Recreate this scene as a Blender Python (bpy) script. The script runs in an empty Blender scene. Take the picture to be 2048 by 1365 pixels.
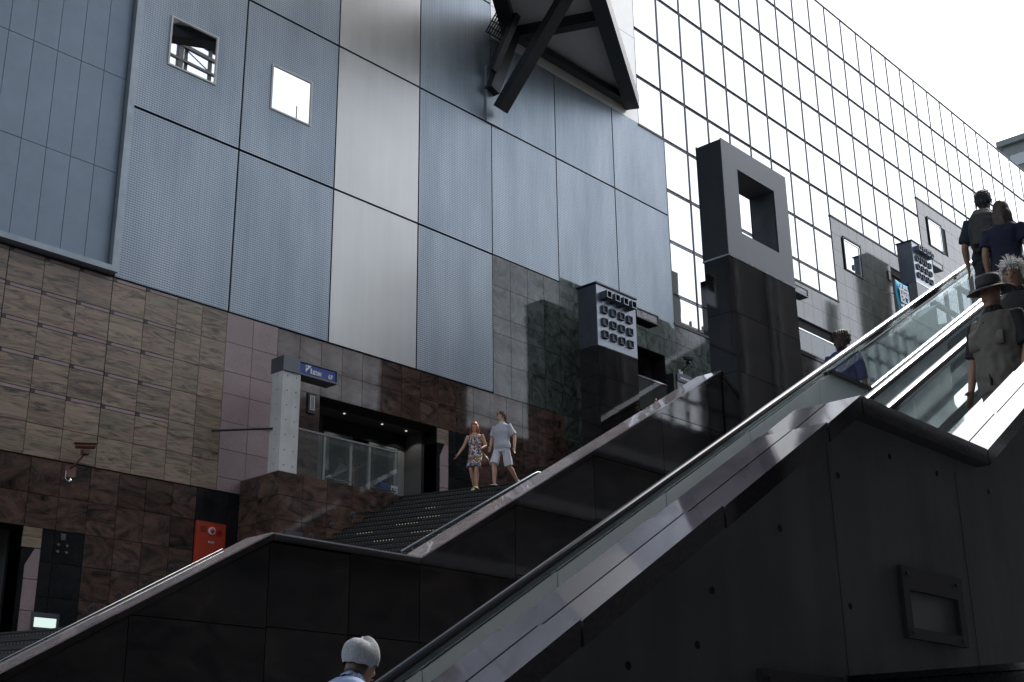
import bpy, bmesh, math, random
from mathutils import Vector, Matrix, noise
random.seed(7)
R = math.radians
sc = bpy.context.scene
col = sc.collection

# ------------------------------------------------------------------ camera
# metres, camera eye at the origin, X along the big wall (to the right, receding), Y into it, Z up
YAW, PITCH, ROLL = R(47.651), R(19.503), R(-0.753)
cam = bpy.data.cameras.new('camera'); camo = bpy.data.objects.new('camera', cam); col.objects.link(camo)
cam.sensor_width = 36; cam.lens = 45.446; cam.clip_start = 0.05; cam.clip_end = 2000
_f = Vector((math.sin(YAW) * math.cos(PITCH), math.cos(YAW) * math.cos(PITCH), math.sin(PITCH)))
_r = Vector((math.cos(YAW), -math.sin(YAW), 0)); _u = _r.cross(_f)
_r2 = _r * math.cos(ROLL) + _u * math.sin(ROLL); _u2 = -_r * math.sin(ROLL) + _u * math.cos(ROLL)
camo.matrix_world = Matrix((_r2, _u2, -_f)).transposed().to_4x4()
sc.camera = camo

# ------------------------------------------------------------------ sky, sun, exposure
SUN_DIR = Vector((0.62, 0.06, 0.80)).normalized()          # towards the sun
w = bpy.data.worlds.new('World'); sc.world = w; w.use_nodes = True
wn = w.node_tree; wn.nodes.clear()
sky = wn.nodes.new('ShaderNodeTexSky'); sky.sky_type = 'NISHITA'; sky.sun_disc = False
sky.sun_elevation = math.asin(SUN_DIR.z); sky.sun_rotation = math.atan2(SUN_DIR.x, SUN_DIR.y)
sky.air_density = 1.0; sky.dust_density = 2.6; sky.ozone_density = 1.0
hs = wn.nodes.new('ShaderNodeHueSaturation'); hs.inputs['Saturation'].default_value = 0.40
bg = wn.nodes.new('ShaderNodeBackground'); bg.inputs['Strength'].default_value = 0.15
wo = wn.nodes.new('ShaderNodeOutputWorld')
wn.links.new(sky.outputs[0], hs.inputs['Color']); wn.links.new(hs.outputs[0], bg.inputs['Color']); wn.links.new(bg.outputs[0], wo.inputs[0])
sl = bpy.data.lights.new('sun', 'SUN'); sl.energy = 1.5; sl.angle = R(14); sl.color = (1.0, 0.96, 0.9)
so = bpy.data.objects.new('sun', sl); col.objects.link(so); so.location = (30, -10, 60)
so.rotation_euler = (-SUN_DIR).to_track_quat('-Z', 'Y').to_euler()
sc.view_settings.view_transform = 'Standard'; sc.view_settings.look = 'None'
sc.view_settings.gamma = 1; sc.view_settings.use_curve_mapping = False
sc.view_settings.exposure = 1.2
cy = sc.cycles
cy.max_bounces = 9; cy.glossy_bounces = 5; cy.diffuse_bounces = 4; cy.transparent_max_bounces = 12
cy.sample_clamp_indirect = 6; cy.use_denoising = True

# ------------------------------------------------------------------ materials
MATS = {}
class NT:
    def __init__(s, name):
        s.m = bpy.data.materials.new(name); s.m.use_nodes = True; s.t = s.m.node_tree; s.t.nodes.clear()
        s.out = s.n('ShaderNodeOutputMaterial'); MATS[name] = s.m
    def n(s, ty, **kw):
        o = s.t.nodes.new(ty)
        for k, v in kw.items():
            if k in o.inputs: s.put(o.inputs[k], v)
            else: setattr(o, k, v)
        return o
    def put(s, i, v):
        if isinstance(v, bpy.types.NodeSocket): s.t.links.new(v, i)
        elif isinstance(v, tuple) and len(v) == 3 and i.type == 'RGBA': i.default_value = (*v, 1)
        else: i.default_value = v
    def math(s, op, a, b=0.0):
        o = s.n('ShaderNodeMath', operation=op); s.put(o.inputs[0], a); s.put(o.inputs[1], b); return o.outputs[0]
    def ramp(s, fac, stops):
        o = s.n('ShaderNodeValToRGB'); s.put(o.inputs[0], fac); e = o.color_ramp.elements
        while len(e) < len(stops): e.new(0.5)
        for k, (p, c) in enumerate(stops): e[k].position = p; e[k].color = (*c, 1)
        return o.outputs[0]
    def mix(s, fac, a, b, mode='MIX'):
        o = s.n('ShaderNodeMix', data_type='RGBA', blend_type=mode)
        s.put(o.inputs[0], fac); s.put(o.inputs[6], a); s.put(o.inputs[7], b); return o.outputs[2]
    def pos(s, scale=(1, 1, 1), jitter=True):
        g = s.n('ShaderNodeNewGeometry').outputs['Position']
        if jitter:
            oi = s.n('ShaderNodeObjectInfo').outputs['Random']
            c = s.n('ShaderNodeCombineXYZ'); s.put(c.inputs[0], s.math('MULTIPLY', oi, 57.0)); s.put(c.inputs[1], s.math('MULTIPLY', oi, 31.0)); s.put(c.inputs[2], s.math('MULTIPLY', oi, 83.0))
            a = s.n('ShaderNodeVectorMath', operation='ADD'); s.put(a.inputs[0], g); s.put(a.inputs[1], c.outputs[0]); g = a.outputs[0]
        m = s.n('ShaderNodeVectorMath', operation='MULTIPLY'); s.put(m.inputs[0], g); m.inputs[1].default_value = scale
        return m.outputs[0]
    def noise(s, vec, scale, detail=3.0, rough=0.55, dist=0.0):
        return s.n('ShaderNodeTexNoise', Vector=vec, Scale=scale, Detail=detail, Roughness=rough, Distortion=dist).outputs[0]
    def bsdf(s, base, rough, metal=0.0, bump=None, bstr=0.2, bdist=0.01, ior=1.5, **kw):
        b = s.n('ShaderNodeBsdfPrincipled'); s.put(b.inputs['Base Color'], base); s.put(b.inputs['Roughness'], rough)
        s.put(b.inputs['Metallic'], metal); s.put(b.inputs['IOR'], ior)
        for k, v in kw.items(): s.put(b.inputs[k.replace('_', ' ')], v)
        if bump is not None:
            bp = s.n('ShaderNodeBump', Strength=bstr, Distance=bdist, Height=bump); s.t.links.new(bp.outputs[0], b.inputs['Normal'])
        s.t.links.new(b.outputs[0], s.out.inputs[0]); return b

def plain(name, c, rough=0.5, metal=0.0, var=0.12, **kw):
    k = NT(name); p = k.pos(); f = k.noise(p, 2.3, 4.0)
    a = tuple(x * (1 - var) for x in c); b = tuple(min(1, x * (1 + var)) for x in c)
    k.bsdf(k.ramp(f, [(0.3, a), (0.7, b)]), rough, metal, **kw); return k.m

def granite(name, stops, rough, speck=0.35, big=1.2, fine=55, aniso=(1, 1, 1), dist=1.0, ior=1.5, tilevar=0.25):
    k = NT(name); p = k.pos(aniso); q = k.pos()
    f = k.noise(p, big, 6.0, 0.6, dist); c = k.ramp(f, stops)
    g = k.noise(q, fine, 2.0, 0.7)
    sp = k.ramp(g, [(0.35, (1 - speck,) * 3), (0.62, (1 + 0 * speck,) * 3)])
    c = k.mix(1.0, c, sp, 'MULTIPLY')
    r = k.n('ShaderNodeObjectInfo').outputs['Random']
    v = k.math('ADD', k.math('MULTIPLY', r, tilevar), 1 - tilevar / 2)
    vv = k.n('ShaderNodeCombineColor'); [k.put(vv.inputs[i], v) for i in range(3)]
    c = k.mix(1.0, c, vv.outputs[0], 'MULTIPLY')
    rr = k.math('ADD', k.math('MULTIPLY', k.noise(q, 3.0, 4.0), 0.08), rough - 0.03)
    k.bsdf(c, rr, 0.0, bump=k.noise(q, 1.1, 1.0), bstr=0.03, bdist=0.02, ior=ior); return k.m

def wavy(name):
    k = NT(name); p = k.pos((0.55, 1, 2.4)); q = k.pos()
    wv = k.noise(p, 1.6, 2.0, 0.5, 1.8)
    f = k.noise(k.pos((0.6, 1, 4.2)), 1.9, 8.0, 0.68, 1.7)
    c = k.ramp(f, [(0.34, (0.040, 0.036, 0.031)), (0.44, (0.155, 0.128, 0.097)), (0.53, (0.285, 0.222, 0.157)), (0.66, (0.385, 0.29, 0.20))])
    c = k.mix(k.ramp(wv, [(0.42, (0, 0, 0)), (0.62, (0.75, 0.75, 0.75))]), c, k.mix(0.45, c, (0.34, 0.20, 0.165)))
    gr = k.noise(p, 0.7, 2.0)
    c = k.mix(k.ramp(gr, [(0.45, (0, 0, 0)), (0.65, (0.5, 0.5, 0.5))]), c, k.mix(0.5, c, (0.19, 0.205, 0.115)))
    r = k.n('ShaderNodeObjectInfo').outputs['Random']; v = k.math('ADD', k.math('MULTIPLY', r, 0.3), 0.85)
    vv = k.n('ShaderNodeCombineColor'); [k.put(vv.inputs[i], v) for i in range(3)]
    c = k.mix(1.0, c, vv.outputs[0], 'MULTIPLY')
    k.bsdf(c, 0.32, 0.0, bump=k.noise(q, 30, 3.0), bstr=0.05, bdist=0.004); return k.m

def mesh_metal(name):
    k = NT(name); g = k.n('ShaderNodeNewGeometry').outputs['Position']; x = k.n('ShaderNodeSeparateXYZ', Vector=g)
    def line(sock, pitch, width):
        f = k.math('FRACT', k.math('DIVIDE', sock, pitch)); return k.math('LESS_THAN', f, width)
    l = k.math('MAXIMUM', k.math('MULTIPLY', line(x.outputs[0], 0.066, 0.16), 0.6), line(x.outputs[2], 0.058, 0.22))
    n = k.noise(k.pos((1, 1, 0.25)), 1.1, 4.0)
    st = k.noise(k.pos((7, 7, 0.15)), 1.0, 4.0)
    base = k.ramp(k.math('ADD', k.math('MULTIPLY', n, 0.75), k.math('MULTIPLY', st, 0.25)), [(0.35, (0.27, 0.325, 0.375)), (0.65, (0.385, 0.44, 0.49))])
    c = k.mix(l, base, (0.085, 0.105, 0.125))
    k.bsdf(c, k.math('ADD', k.math('MULTIPLY', l, 0.3), 0.40), k.math('SUBTRACT', 0.72, k.math('MULTIPLY', l, 0.3)), bump=k.noise(k.pos((1, 1, 0.6)), 0.55, 2.0), bstr=0.10, bdist=0.06); return k.m

def brushed(name, c, rough=0.3, metal=1.0, streak=0.25, axis=(6, 6, 0.12), bstr=0.03):
    k = NT(name); f = k.noise(k.pos(axis), 1.5, 5.0, 0.6); lo = k.noise(k.pos(), 0.6, 3.0)
    a = tuple(x * (1 - streak) for x in c); b = tuple(min(1, x * (1 + streak * 0.6)) for x in c)
    cc = k.mix(0.45, k.ramp(f, [(0.3, a), (0.72, b)]), k.ramp(lo, [(0.3, a), (0.7, b)]))
    k.bsdf(cc, k.math('ADD', k.math('MULTIPLY', f, 0.12), rough - 0.06), metal, bump=lo, bstr=bstr, bdist=0.05); return k.m

def glass(name, tint=(0.8, 0.9, 0.88), opac=0.12, rough=0.0, boost=0.0):
    k = NT(name)
    tr = k.n('ShaderNodeBsdfTransparent', Color=tint); gl = k.n('ShaderNodeBsdfGlossy', Roughness=rough, Color=(0.95, 0.97, 1.0))
    bf = k.n('ShaderNodeNewGeometry').outputs['Backfacing']
    fr = k.math('MULTIPLY', k.math('ADD', k.n('ShaderNodeFresnel', IOR=1.5).outputs[0], boost), k.math('SUBTRACT', 1.0, bf))
    df = k.n('ShaderNodeBsdfDiffuse', Color=tuple(x * 0.5 for x in tint))
    m0 = k.n('ShaderNodeMixShader'); k.put(m0.inputs[0], opac); k.t.links.new(tr.outputs[0], m0.inputs[1]); k.t.links.new(df.outputs[0], m0.inputs[2])
    m1 = k.n('ShaderNodeMixShader'); k.put(m1.inputs[0], fr); k.t.links.new(m0.outputs[0], m1.inputs[1]); k.t.links.new(gl.outputs[0], m1.inputs[2])
    k.t.links.new(m1.outputs[0], k.out.inputs[0]); return k.m

def emit(name, c, s):
    k = NT(name); e = k.n('ShaderNodeEmission', Color=c, Strength=s); k.t.links.new(e.outputs[0], k.out.inputs[0]); return k.m

mesh_metal('mesh_metal')
brushed('silver_panel', (0.43, 0.435, 0.42), 0.36, 0.9, 0.12, (2.2, 2.2, 0.12))
plain('bay_panel', (0.205, 0.26, 0.315), 0.42, 0.35, 0.06)
plain('bay_frame', (0.30, 0.35, 0.38), 0.4, 0.5)
wavy('wavy_stone')
granite('pink_granite', [(0.3, (0.33, 0.245, 0.245)), (0.7, (0.43, 0.32, 0.32))], 0.45, 0.35, 1.0, 70, tilevar=0.12)
granite('brown_granite', [(0.32, (0.022, 0.018, 0.017)), (0.44, (0.070, 0.048, 0.040)), (0.56, (0.118, 0.074, 0.058)), (0.70, (0.165, 0.098, 0.070))], 0.06, 0.30, 1.25, 42, (0.8, 1, 1.7), 2.4, 1.55, tilevar=0.5)
granite('black_granite', [(0.3, (0.010, 0.011, 0.013)), (0.7, (0.026, 0.027, 0.029))], 0.10, 0.4, 1.5, 60)
granite('green_granite', [(0.28, (0.014, 0.018, 0.017)), (0.42, (0.058, 0.073, 0.066)), (0.60, (0.125, 0.15, 0.135)), (0.8, (0.155, 0.18, 0.16))], 0.07, 0.3, 1.4, 40, (1, 1, 1), 2.5, 1.6, 0.3)
granite('grey_stone', [(0.3, (0.115, 0.125, 0.115)), (0.7, (0.20, 0.20, 0.18))], 0.11, 0.25, 0.9, 45, tilevar=0.25, ior=1.6)
granite('parapet_granite', [(0.32, (0.006, 0.006, 0.0065)), (0.55, (0.014, 0.012, 0.012)), (0.75, (0.026, 0.021, 0.019))], 0.03, 0.35, 1.0, 45, (0.6, 1, 1.4), 1.5, 1.6, 0.5)
granite('coping_dark', [(0.3, (0.060, 0.057, 0.072)), (0.7, (0.112, 0.106, 0.130))], 0.045, 0.3, 1.4, 60, tilevar=0.15, ior=1.58)
granite('coping_granite', [(0.3, (0.22, 0.20, 0.21)), (0.7, (0.36, 0.325, 0.335))], 0.04, 0.3, 1.4, 60, tilevar=0.15, ior=1.9)
granite('inset_stone', [(0.3, (0.05, 0.045, 0.042)), (0.7, (0.08, 0.072, 0.066))], 0.3)
granite('step_granite', [(0.3, (0.007, 0.007, 0.008)), (0.7, (0.014, 0.013, 0.014))], 0.55, 0.3, 1.5, 60, tilevar=0.2)
plain('joint_dark', (0.012, 0.012, 0.014), 0.8)
def concrete(name, c, rough=0.75, stain=0.3):
    k = NT(name); p = k.pos(jitter=False); f = k.noise(p, 1.3, 6.0, 0.6); s2 = k.noise(k.pos((5, 5, 0.35), False), 1.0, 4.0)
    a = tuple(x * (1 - stain) for x in c); b = tuple(x * (1 + stain * 0.6) for x in c)
    cc = k.mix(0.4, k.ramp(f, [(0.3, a), (0.7, b)]), k.ramp(s2, [(0.3, a), (0.7, b)]))
    k.bsdf(cc, rough, 0.0, bump=k.noise(p, 60, 3.0), bstr=0.12, bdist=0.003)
concrete('concrete_light', (0.62, 0.64, 0.61)); concrete('concrete_wall', (0.30, 0.318, 0.345), 0.8, 0.38); concrete('floor_stone', (0.10, 0.10, 0.105), 0.35)
plain('dark_steel', (0.026, 0.030, 0.034), 0.38, 0.3); plain('black_paint', (0.010, 0.010, 0.011), 0.5)
plain('pylon_steel', (0.085, 0.10, 0.125), 0.35, 0.4); brushed('pylon_face', (0.30, 0.33, 0.37), 0.30, 0.85, 0.2)
brushed('frame_face', (0.062, 0.080, 0.094), 0.40, 0.1, 0.16, (1.2, 1.2, 0.3)); plain('frame_side', (0.035, 0.042, 0.048), 0.4, 0.4)
plain('soffit', (0.5, 0.505, 0.515), 0.6, 0.0, 0.05); plain('cream_panel', (0.80, 0.79, 0.74), 0.25, 0.3, 0.03)
brushed('stainless', (0.52, 0.56, 0.57), 0.20, 1.0, 0.15, (0.3, 6, 6)); brushed('chrome', (0.72, 0.74, 0.75), 0.10, 1.0, 0.06)
plain('rail_steel', (0.34, 0.38, 0.40), 0.42, 0.6, 0.05)
plain('door_steel', (0.40, 0.42, 0.42), 0.4, 0.3, 0.05)
plain('side_cladding', (0.80, 0.85, 0.85), 0.46, 0.85, 0.05)
plain('rubber', (0.016, 0.017, 0.022), 0.16, 0.0, 0.1, ior=1.6)
k = NT('mirror_glass'); _r = k.n('ShaderNodeObjectInfo').outputs['Random']
k.bsdf(k.ramp(_r, [(0.0, (0.62, 0.63, 0.635)), (1.0, (0.69, 0.70, 0.70))]), 0.012, 1.0, bump=k.noise(k.pos(), 0.9, 1.0), bstr=0.02, bdist=0.02)
k = NT('window_glass'); k.bsdf((0.86, 0.88, 0.90), 0.01, 1.0)
glass('rail_glass', (0.93, 0.97, 0.955), 0.05, 0.0, 0.02); glass('balustrade_glass', (0.92, 0.965, 0.96), 0.03, 0.0, 0.03)
glass('door_glass', (0.45, 0.52, 0.52), 0.12, 0.02, 0.22)
plain('mullion_dark', (0.060, 0.056, 0.066), 0.7)
plain('mullion', (0.10, 0.095, 0.11), 0.6, 0.0)
plain('window_frame', (0.62, 0.63, 0.60), 0.4); plain('sign_white', (0.80, 0.80, 0.80), 0.5, 0, 0.03); plain('sign_blue', (0.022, 0.055, 0.30), 0.35, 0, 0.08)
plain('sign_case', (0.12, 0.135, 0.15), 0.35, 0.5); plain('sign_grey', (0.30, 0.28, 0.31), 0.35, 0, 0.05)
plain('fire_red', (0.52, 0.055, 0.022), 0.42, 0, 0.06); plain('lens_red', (0.55, 0.03, 0.02), 0.15); plain('camera_brown', (0.13, 0.055, 0.035), 0.4)
plain('camera_plate', (0.20, 0.11, 0.09), 0.45, 0.3); plain('cone_orange', (0.62, 0.13, 0.05), 0.5); plain('banner_cyan', (0.03, 0.42, 0.62), 0.6)
plain('banner_blue', (0.02, 0.10, 0.35), 0.6); plain('rubber_black', (0.012, 0.012, 0.012), 0.7); plain('step_metal', (0.16, 0.165, 0.17), 0.4, 0.6)
plain('led_unlit', (0.26, 0.26, 0.25), 0.4); emit('led_lit', (1.0, 0.93, 0.62), 0.32); emit('downlight', (1.0, 0.97, 0.9), 0.4); emit('lamp_glow', (0.80, 1.0, 0.92), 0.40)
plain('lamp_case', (0.07, 0.07, 0.085), 0.7, 0.0); plain('lamp_glass', (0.17, 0.18, 0.19), 0.5); plain('interior', (0.12, 0.118, 0.115), 0.5)
plain('far_wall', (0.17, 0.20, 0.20), 0.7); plain('opposite_wall', (0.030, 0.033, 0.037), 0.7); plain('opposite_ledge', (0.13, 0.14, 0.15), 0.6); plain('opposite_steel', (0.06, 0.06, 0.06), 0.5)
plain('skin', (0.60, 0.35, 0.245), 0.5, 0, 0.08); plain('skin_shaded', (0.27, 0.155, 0.108), 0.5, 0, 0.08)  # riders' skin is a darkened copy carrying their backlit shade
plain('eye_dark', (0.02, 0.015, 0.012), 0.3); plain('lip', (0.34, 0.11, 0.09), 0.5)
plain('hair_red', (0.40, 0.10, 0.035), 0.45, 0, 0.35); plain('hair_brown', (0.045, 0.025, 0.016), 0.5, 0, 0.3); plain('hair_black', (0.010, 0.009, 0.009), 0.45, 0, 0.3); plain('hair_white', (0.62, 0.61, 0.58), 0.6, 0, 0.2)
plain('polo_grey', (0.50, 0.52, 0.58), 0.85, 0, 0.06); plain('sandal', (0.40, 0.40, 0.22), 0.6); plain('shoe', (0.10, 0.09, 0.08), 0.6)
plain('cloth_navy', (0.008, 0.011, 0.030), 0.9); plain('cloth_blue', (0.028, 0.033, 0.11), 0.85); plain('cloth_black', (0.012, 0.012, 0.014), 0.85); plain('cloth_teal', (0.008, 0.018, 0.030), 0.9)
plain('cloth_vest', (0.125, 0.115, 0.10), 0.95, 0, 0.2); plain('cloth_lightblue', (0.22, 0.28, 0.44), 0.85); plain('felt_dark', (0.035, 0.037, 0.04), 0.8); plain('pack_black', (0.012, 0.013, 0.014), 0.6)
k = NT('knit_grey'); p_ = k.pos(jitter=False); k.bsdf(k.ramp(k.noise(p_, 60, 4.0), [(0.3, (0.20, 0.21, 0.225)), (0.7, (0.34, 0.35, 0.37))]), 0.95, bump=k.noise(p_, 120, 2.0), bstr=0.5, bdist=0.006)
k = NT('dress_print'); p_ = k.pos(jitter=False); v1 = k.n('ShaderNodeTexVoronoi', Vector=p_, Scale=27.0).outputs['Color']
hsv = k.n('ShaderNodeSeparateColor', Color=v1).outputs[0]
k.bsdf(k.ramp(hsv, [(0.0, (0.02, 0.06, 0.28)), (0.26, (0.03, 0.13, 0.42)), (0.30, (0.75, 0.73, 0.70)), (0.52, (0.80, 0.78, 0.74)), (0.56, (0.42, 0.27, 0.03)), (0.76, (0.50, 0.34, 0.05)), (0.80, (0.03, 0.03, 0.06)), (0.92, (0.55, 0.20, 0.05))]), 0.85)
k = NT('plaid'); g_ = k.n('ShaderNodeNewGeometry').outputs['Position']; x_ = k.n('ShaderNodeSeparateXYZ', Vector=g_)
def _ln(s, p): return k.math('LESS_THAN', k.math('FRACT', k.math('DIVIDE', s, p)), 0.22)
_l = k.math('ADD', k.math('MULTIPLY', _ln(k.math('SUBTRACT', x_.outputs[0], x_.outputs[1]), 0.05), 0.5), k.math('MULTIPLY', _ln(x_.outputs[2], 0.04), 0.5))
k.bsdf(k.mix(_l, (0.78, 0.78, 0.82), (0.34, 0.35, 0.46)), 0.9)

# ------------------------------------------------------------------ mesh helpers
class MB:
    def __init__(s): s.v = []; s.f = []
    def poly(s, pts, faces):
        b = len(s.v); s.v += [tuple(p) for p in pts]; s.f += [tuple(b + i for i in f) for f in faces]; return s
    def box(s, x0, x1, y0, y1, z0, z1):
        p = [(x, y, z) for z in (z0, z1) for y in (y0, y1) for x in (x0, x1)]
        return s.poly(p, [(0, 2, 3, 1), (4, 5, 7, 6), (0, 1, 5, 4), (2, 6, 7, 3), (0, 4, 6, 2), (1, 3, 7, 5)])
    def prism_y(s, xz, y0, y1):          # polygon in XZ (counter-clockwise seen from -Y), extruded in Y
        n = len(xz); a = [(x, y0, z) for x, z in xz] + [(x, y1, z) for x, z in xz]
        return s.poly(a, [tuple(range(n)), tuple(range(2 * n - 1, n - 1, -1))] + [(i, i + n, (i + 1) % n + n, (i + 1) % n) for i in range(n)])
    def prism_z(s, xy, z0, z1):
        n = len(xy); a = [(x, y, z0) for x, y in xy] + [(x, y, z1) for x, y in xy]
        return s.poly(a, [tuple(range(n - 1, -1, -1)), tuple(range(n, 2 * n))] + [(i, (i + 1) % n, (i + 1) % n + n, i + n) for i in range(n)])
    def bar(s, a, b, w, h, up=(0, 0, 1)):  # rectangular bar from a to b
        a = Vector(a); b = Vector(b); t = (b - a).normalized(); u = Vector(up); sd = t.cross(u).normalized(); u = sd.cross(t)
        p = [c + sd * (i * w / 2) + u * (j * h / 2) for c in (a, b) for i, j in ((-1, -1), (1, -1), (1, 1), (-1, 1))]
        return s.poly(p, [(3, 2, 1, 0), (4, 5, 6, 7), (0, 1, 5, 4), (1, 2, 6, 5), (2, 3, 7, 6), (3, 0, 4, 7)])
    def tube(s, pts, rad, n=10):
        secs = [(Vector(p), (rad[i] if isinstance(rad, (list, tuple)) else rad),) * 1 for i, p in enumerate(pts)]
        return s.loft([(p, r, r) for p, r in secs], n=n)
    def loft(s, secs, wide=(0, 1, 0), n=12):  # sections (centre, half width along `wide`, half depth)
        P = [Vector(c[0]) for c in secs]; b = len(s.v); w0 = Vector(wide)
        for i, c in enumerate(secs):
            t = (P[min(i + 1, len(P) - 1)] - P[max(i - 1, 0)]).normalized()
            d = t.cross(w0)
            if d.length < 1e-3: d = t.cross(Vector((1, 0, 0.01)))
            d.normalize(); ww = d.cross(t).normalized()
            for k2 in range(n):
                a = 2 * math.pi * k2 / n; s.v.append(tuple(P[i] + ww * (c[1] * math.cos(a)) + d * (c[2] * math.sin(a))))
        for i in range(len(secs) - 1):
            for k2 in range(n):
                k3 = (k2 + 1) % n; s.f.append((b + i * n + k2, b + i * n + k3, b + (i + 1) * n + k3, b + (i + 1) * n + k2))
        s.f.append(tuple(b + k2 for k2 in range(n - 1, -1, -1))); e = b + (len(secs) - 1) * n
        s.f.append(tuple(e + k2 for k2 in range(n))); return s
    def ball(s, c, rx, ry, rz, n=10, m=7):
        secs = []; c = Vector(c)
        for i in range(m):
            a = math.pi * (i + 0.35) / (m - 0.3) - math.pi / 2
            secs.append((c + Vector((0, 0, rz * math.sin(a))), max(ry * math.cos(a), 1e-3), max(rx * math.cos(a), 1e-3)))
        return s.loft(secs, (0, 1, 0), n)
    def disc_y(s, x, z, r, y0, y1, n=16):
        return s.prism_y([(x + r * math.cos(2 * math.pi * i / n), z + r * math.sin(2 * math.pi * i / n)) for i in range(n)], y0, y1)
    def mesh(s, name):
        me = bpy.data.meshes.new(name); me.from_pydata(s.v, [], s.f); me.update(); return me
    def build(s, name, mat, parent=None, smooth=False, fix=True):
        me = s.mesh(name)
        if fix:
            bm = bmesh.new(); bm.from_mesh(me); bmesh.ops.recalc_face_normals(bm, faces=bm.faces); bm.to_mesh(me); bm.free()
        return link(name, me, mat, parent, smooth)

def link(name, me, mat, parent=None, smooth=False):
    if mat is not None and not me.materials: me.materials.append(MATS[mat])
    if smooth:
        for p in me.polygons: p.use_smooth = True
    o = bpy.data.objects.new(name, me); col.objects.link(o)
    if parent is not None: o.parent = parent
    return o

def tag(o, label=None, cat=None, group=None, kind=None):
    if label: o['label'] = label
    if cat: o['category'] = cat
    if group: o['group'] = group
    if kind: o['kind'] = kind
    return o

def thing(name, label, cat, group=None, loc=(0, 0, 0)):
    o = bpy.data.objects.new(name, None); col.objects.link(o); o.empty_display_size = 0.2; o.location = loc
    return tag(o, label, cat, group)

def copy_tree(o, parent=None, dloc=None):
    c = o.copy(); col.objects.link(c); c.parent = parent
    if dloc: c.location = Vector(o.location) + Vector(dloc)
    for ch in list(o.children): copy_tree(ch, c)
    return c

_cube = {}
def piece(name, mat, parent, x0, x1, y0, y1, z0, z1, tilt=0.0):   # a box that shares one mesh per material
    if mat not in _cube:
        _cube[mat] = MB().box(-.5, .5, -.5, .5, -.5, .5).mesh('piece_' + mat); _cube[mat].materials.append(MATS[mat])
    o = bpy.data.objects.new(name, _cube[mat]); col.objects.link(o); o.parent = parent
    o.location = ((x0 + x1) / 2, (y0 + y1) / 2, (z0 + z1) / 2); o.scale = (x1 - x0, y1 - y0, z1 - z0)
    if tilt: o.rotation_euler = (random.uniform(-tilt, tilt), 0, random.uniform(-tilt, tilt))
    return o

GAP = 0.006
def tiles(parent, xs, zs, y, mat, name='tile', depth=0.03, tilt=0.0012, skip=None):
    """stone tiles with front face at y, between the joint lines xs and zs"""
    zs = sorted(zs); xs = sorted(xs)
    for i in range(len(xs) - 1):
        for j in range(len(zs) - 1):
            cx, cz = (xs[i] + xs[i + 1]) / 2, (zs[j] + zs[j + 1]) / 2
            if skip and skip(cx, cz): continue
            m = mat(cx, cz) if callable(mat) else mat
            piece(name, m, parent, xs[i] + GAP, xs[i + 1] - GAP, y, y + depth, zs[j] + GAP, zs[j + 1] - GAP, tilt)

def frange(a, b, n): return [a + (b - a) * i / n for i in range(n + 1)]
def text(body, size, mat, parent, loc, sx=1.0, bold=0.0, name='lettering', depth=0.004, align='LEFT'):
    cu = bpy.data.curves.new('txt', 'FONT'); cu.body = body; cu.size = size; cu.extrude = depth; cu.offset = bold; cu.align_x = align
    t = bpy.data.objects.new('txt', cu); col.objects.link(t)
    dg = bpy.context.evaluated_depsgraph_get(); me = bpy.data.meshes.new_from_object(t.evaluated_get(dg)); bpy.data.objects.remove(t)
    me.materials.clear(); me.materials.append(MATS[mat])
    o = bpy.data.objects.new(name, me); col.objects.link(o); o.parent = parent; o.location = loc; o.rotation_euler = (R(90), 0, 0); o.scale = (sx, 1, 1)
    return o

YW = 23.9; YB = 22.475; GZ = -1.65          # big wall face, line of the blocks and pylons, lower floor level
TOPZ = 34.63

# ------------------------------------------------------------------ ground
g = MB().box(-200, 400, -200, 300, GZ - 0.5, GZ).build('ground', 'floor_stone'); tag(g, kind='structure')

# ------------------------------------------------------------------ opposite side of the atrium (behind the camera, seen in reflections)
OB = thing('opposite_building', 'tall dark station block with a gridded glass front across the atrium', 'building')
MB().box(-60, 130, -30, -14.2, GZ, 24).build('wall', 'opposite_wall', OB)
mb = MB()
for x in range(-40, 130, 2): mb.box(x - .11, x + .11, -14.3, -14.1, 24, 40.6)
for z in range(24, 42, 2): mb.box(-40, 130, -14.32, -14.08, z - .11, z + .11)
mb.build('window_grid', 'opposite_steel', OB)
for a, b, ww, hh in (((34, -14.2, 46.4), (44, -14.2, 45.2), .5, 1.1), ((37.75, -14.2, 40.6), (37.75, -14.2, 50), .34, .34), ((38.3, -14.3, 40.6), (38.15, -14.3, 50), .16, .2), ((34, -14.1, 44.75), (42, -14.1, 44.25), .2, .24), ((34, -14.1, 43.6), (42, -14.1, 43.3), .18, .16), ((38, -14.15, 44.4), (41, -14.15, 43.0), .06, .06), ((40.0, -14.2, 40.6), (39.9, -14.2, 47), .2, .2)):
    MB().bar(a, b, ww, hh, (0, 1, 0) if abs(b[2] - a[2]) > 3 else (0, 0, 1)).build('roof_truss', 'black_paint', OB)
MB().bar((46.9, -14.2, 40.6), (46.9, -14.2, 44.0), .06, .06, (0, 1, 0)).build('lightning_rod', 'black_paint', OB)
for z in (11.5, 15.8, 20.1): MB().box(-40, 130, -14.19, -13.2, z, z + .7).build('ledge', 'opposite_ledge', OB)
MB().box(74.5, 89, -14.9, -13.1, 8.9, 44).build('tower', 'opposite_wall', OB)
for x in (76, 80.5, 81.6, 86): MB().box(x, x + .5, -13.09, -12.9, 12, 43).build('tower_rib', 'opposite_ledge', OB)
AR = thing('atrium_roof', 'unseen high steel atrium roof over the left part of the hall', 'roof')  # out-of-view roof slab added to darken the upper left wall
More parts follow.
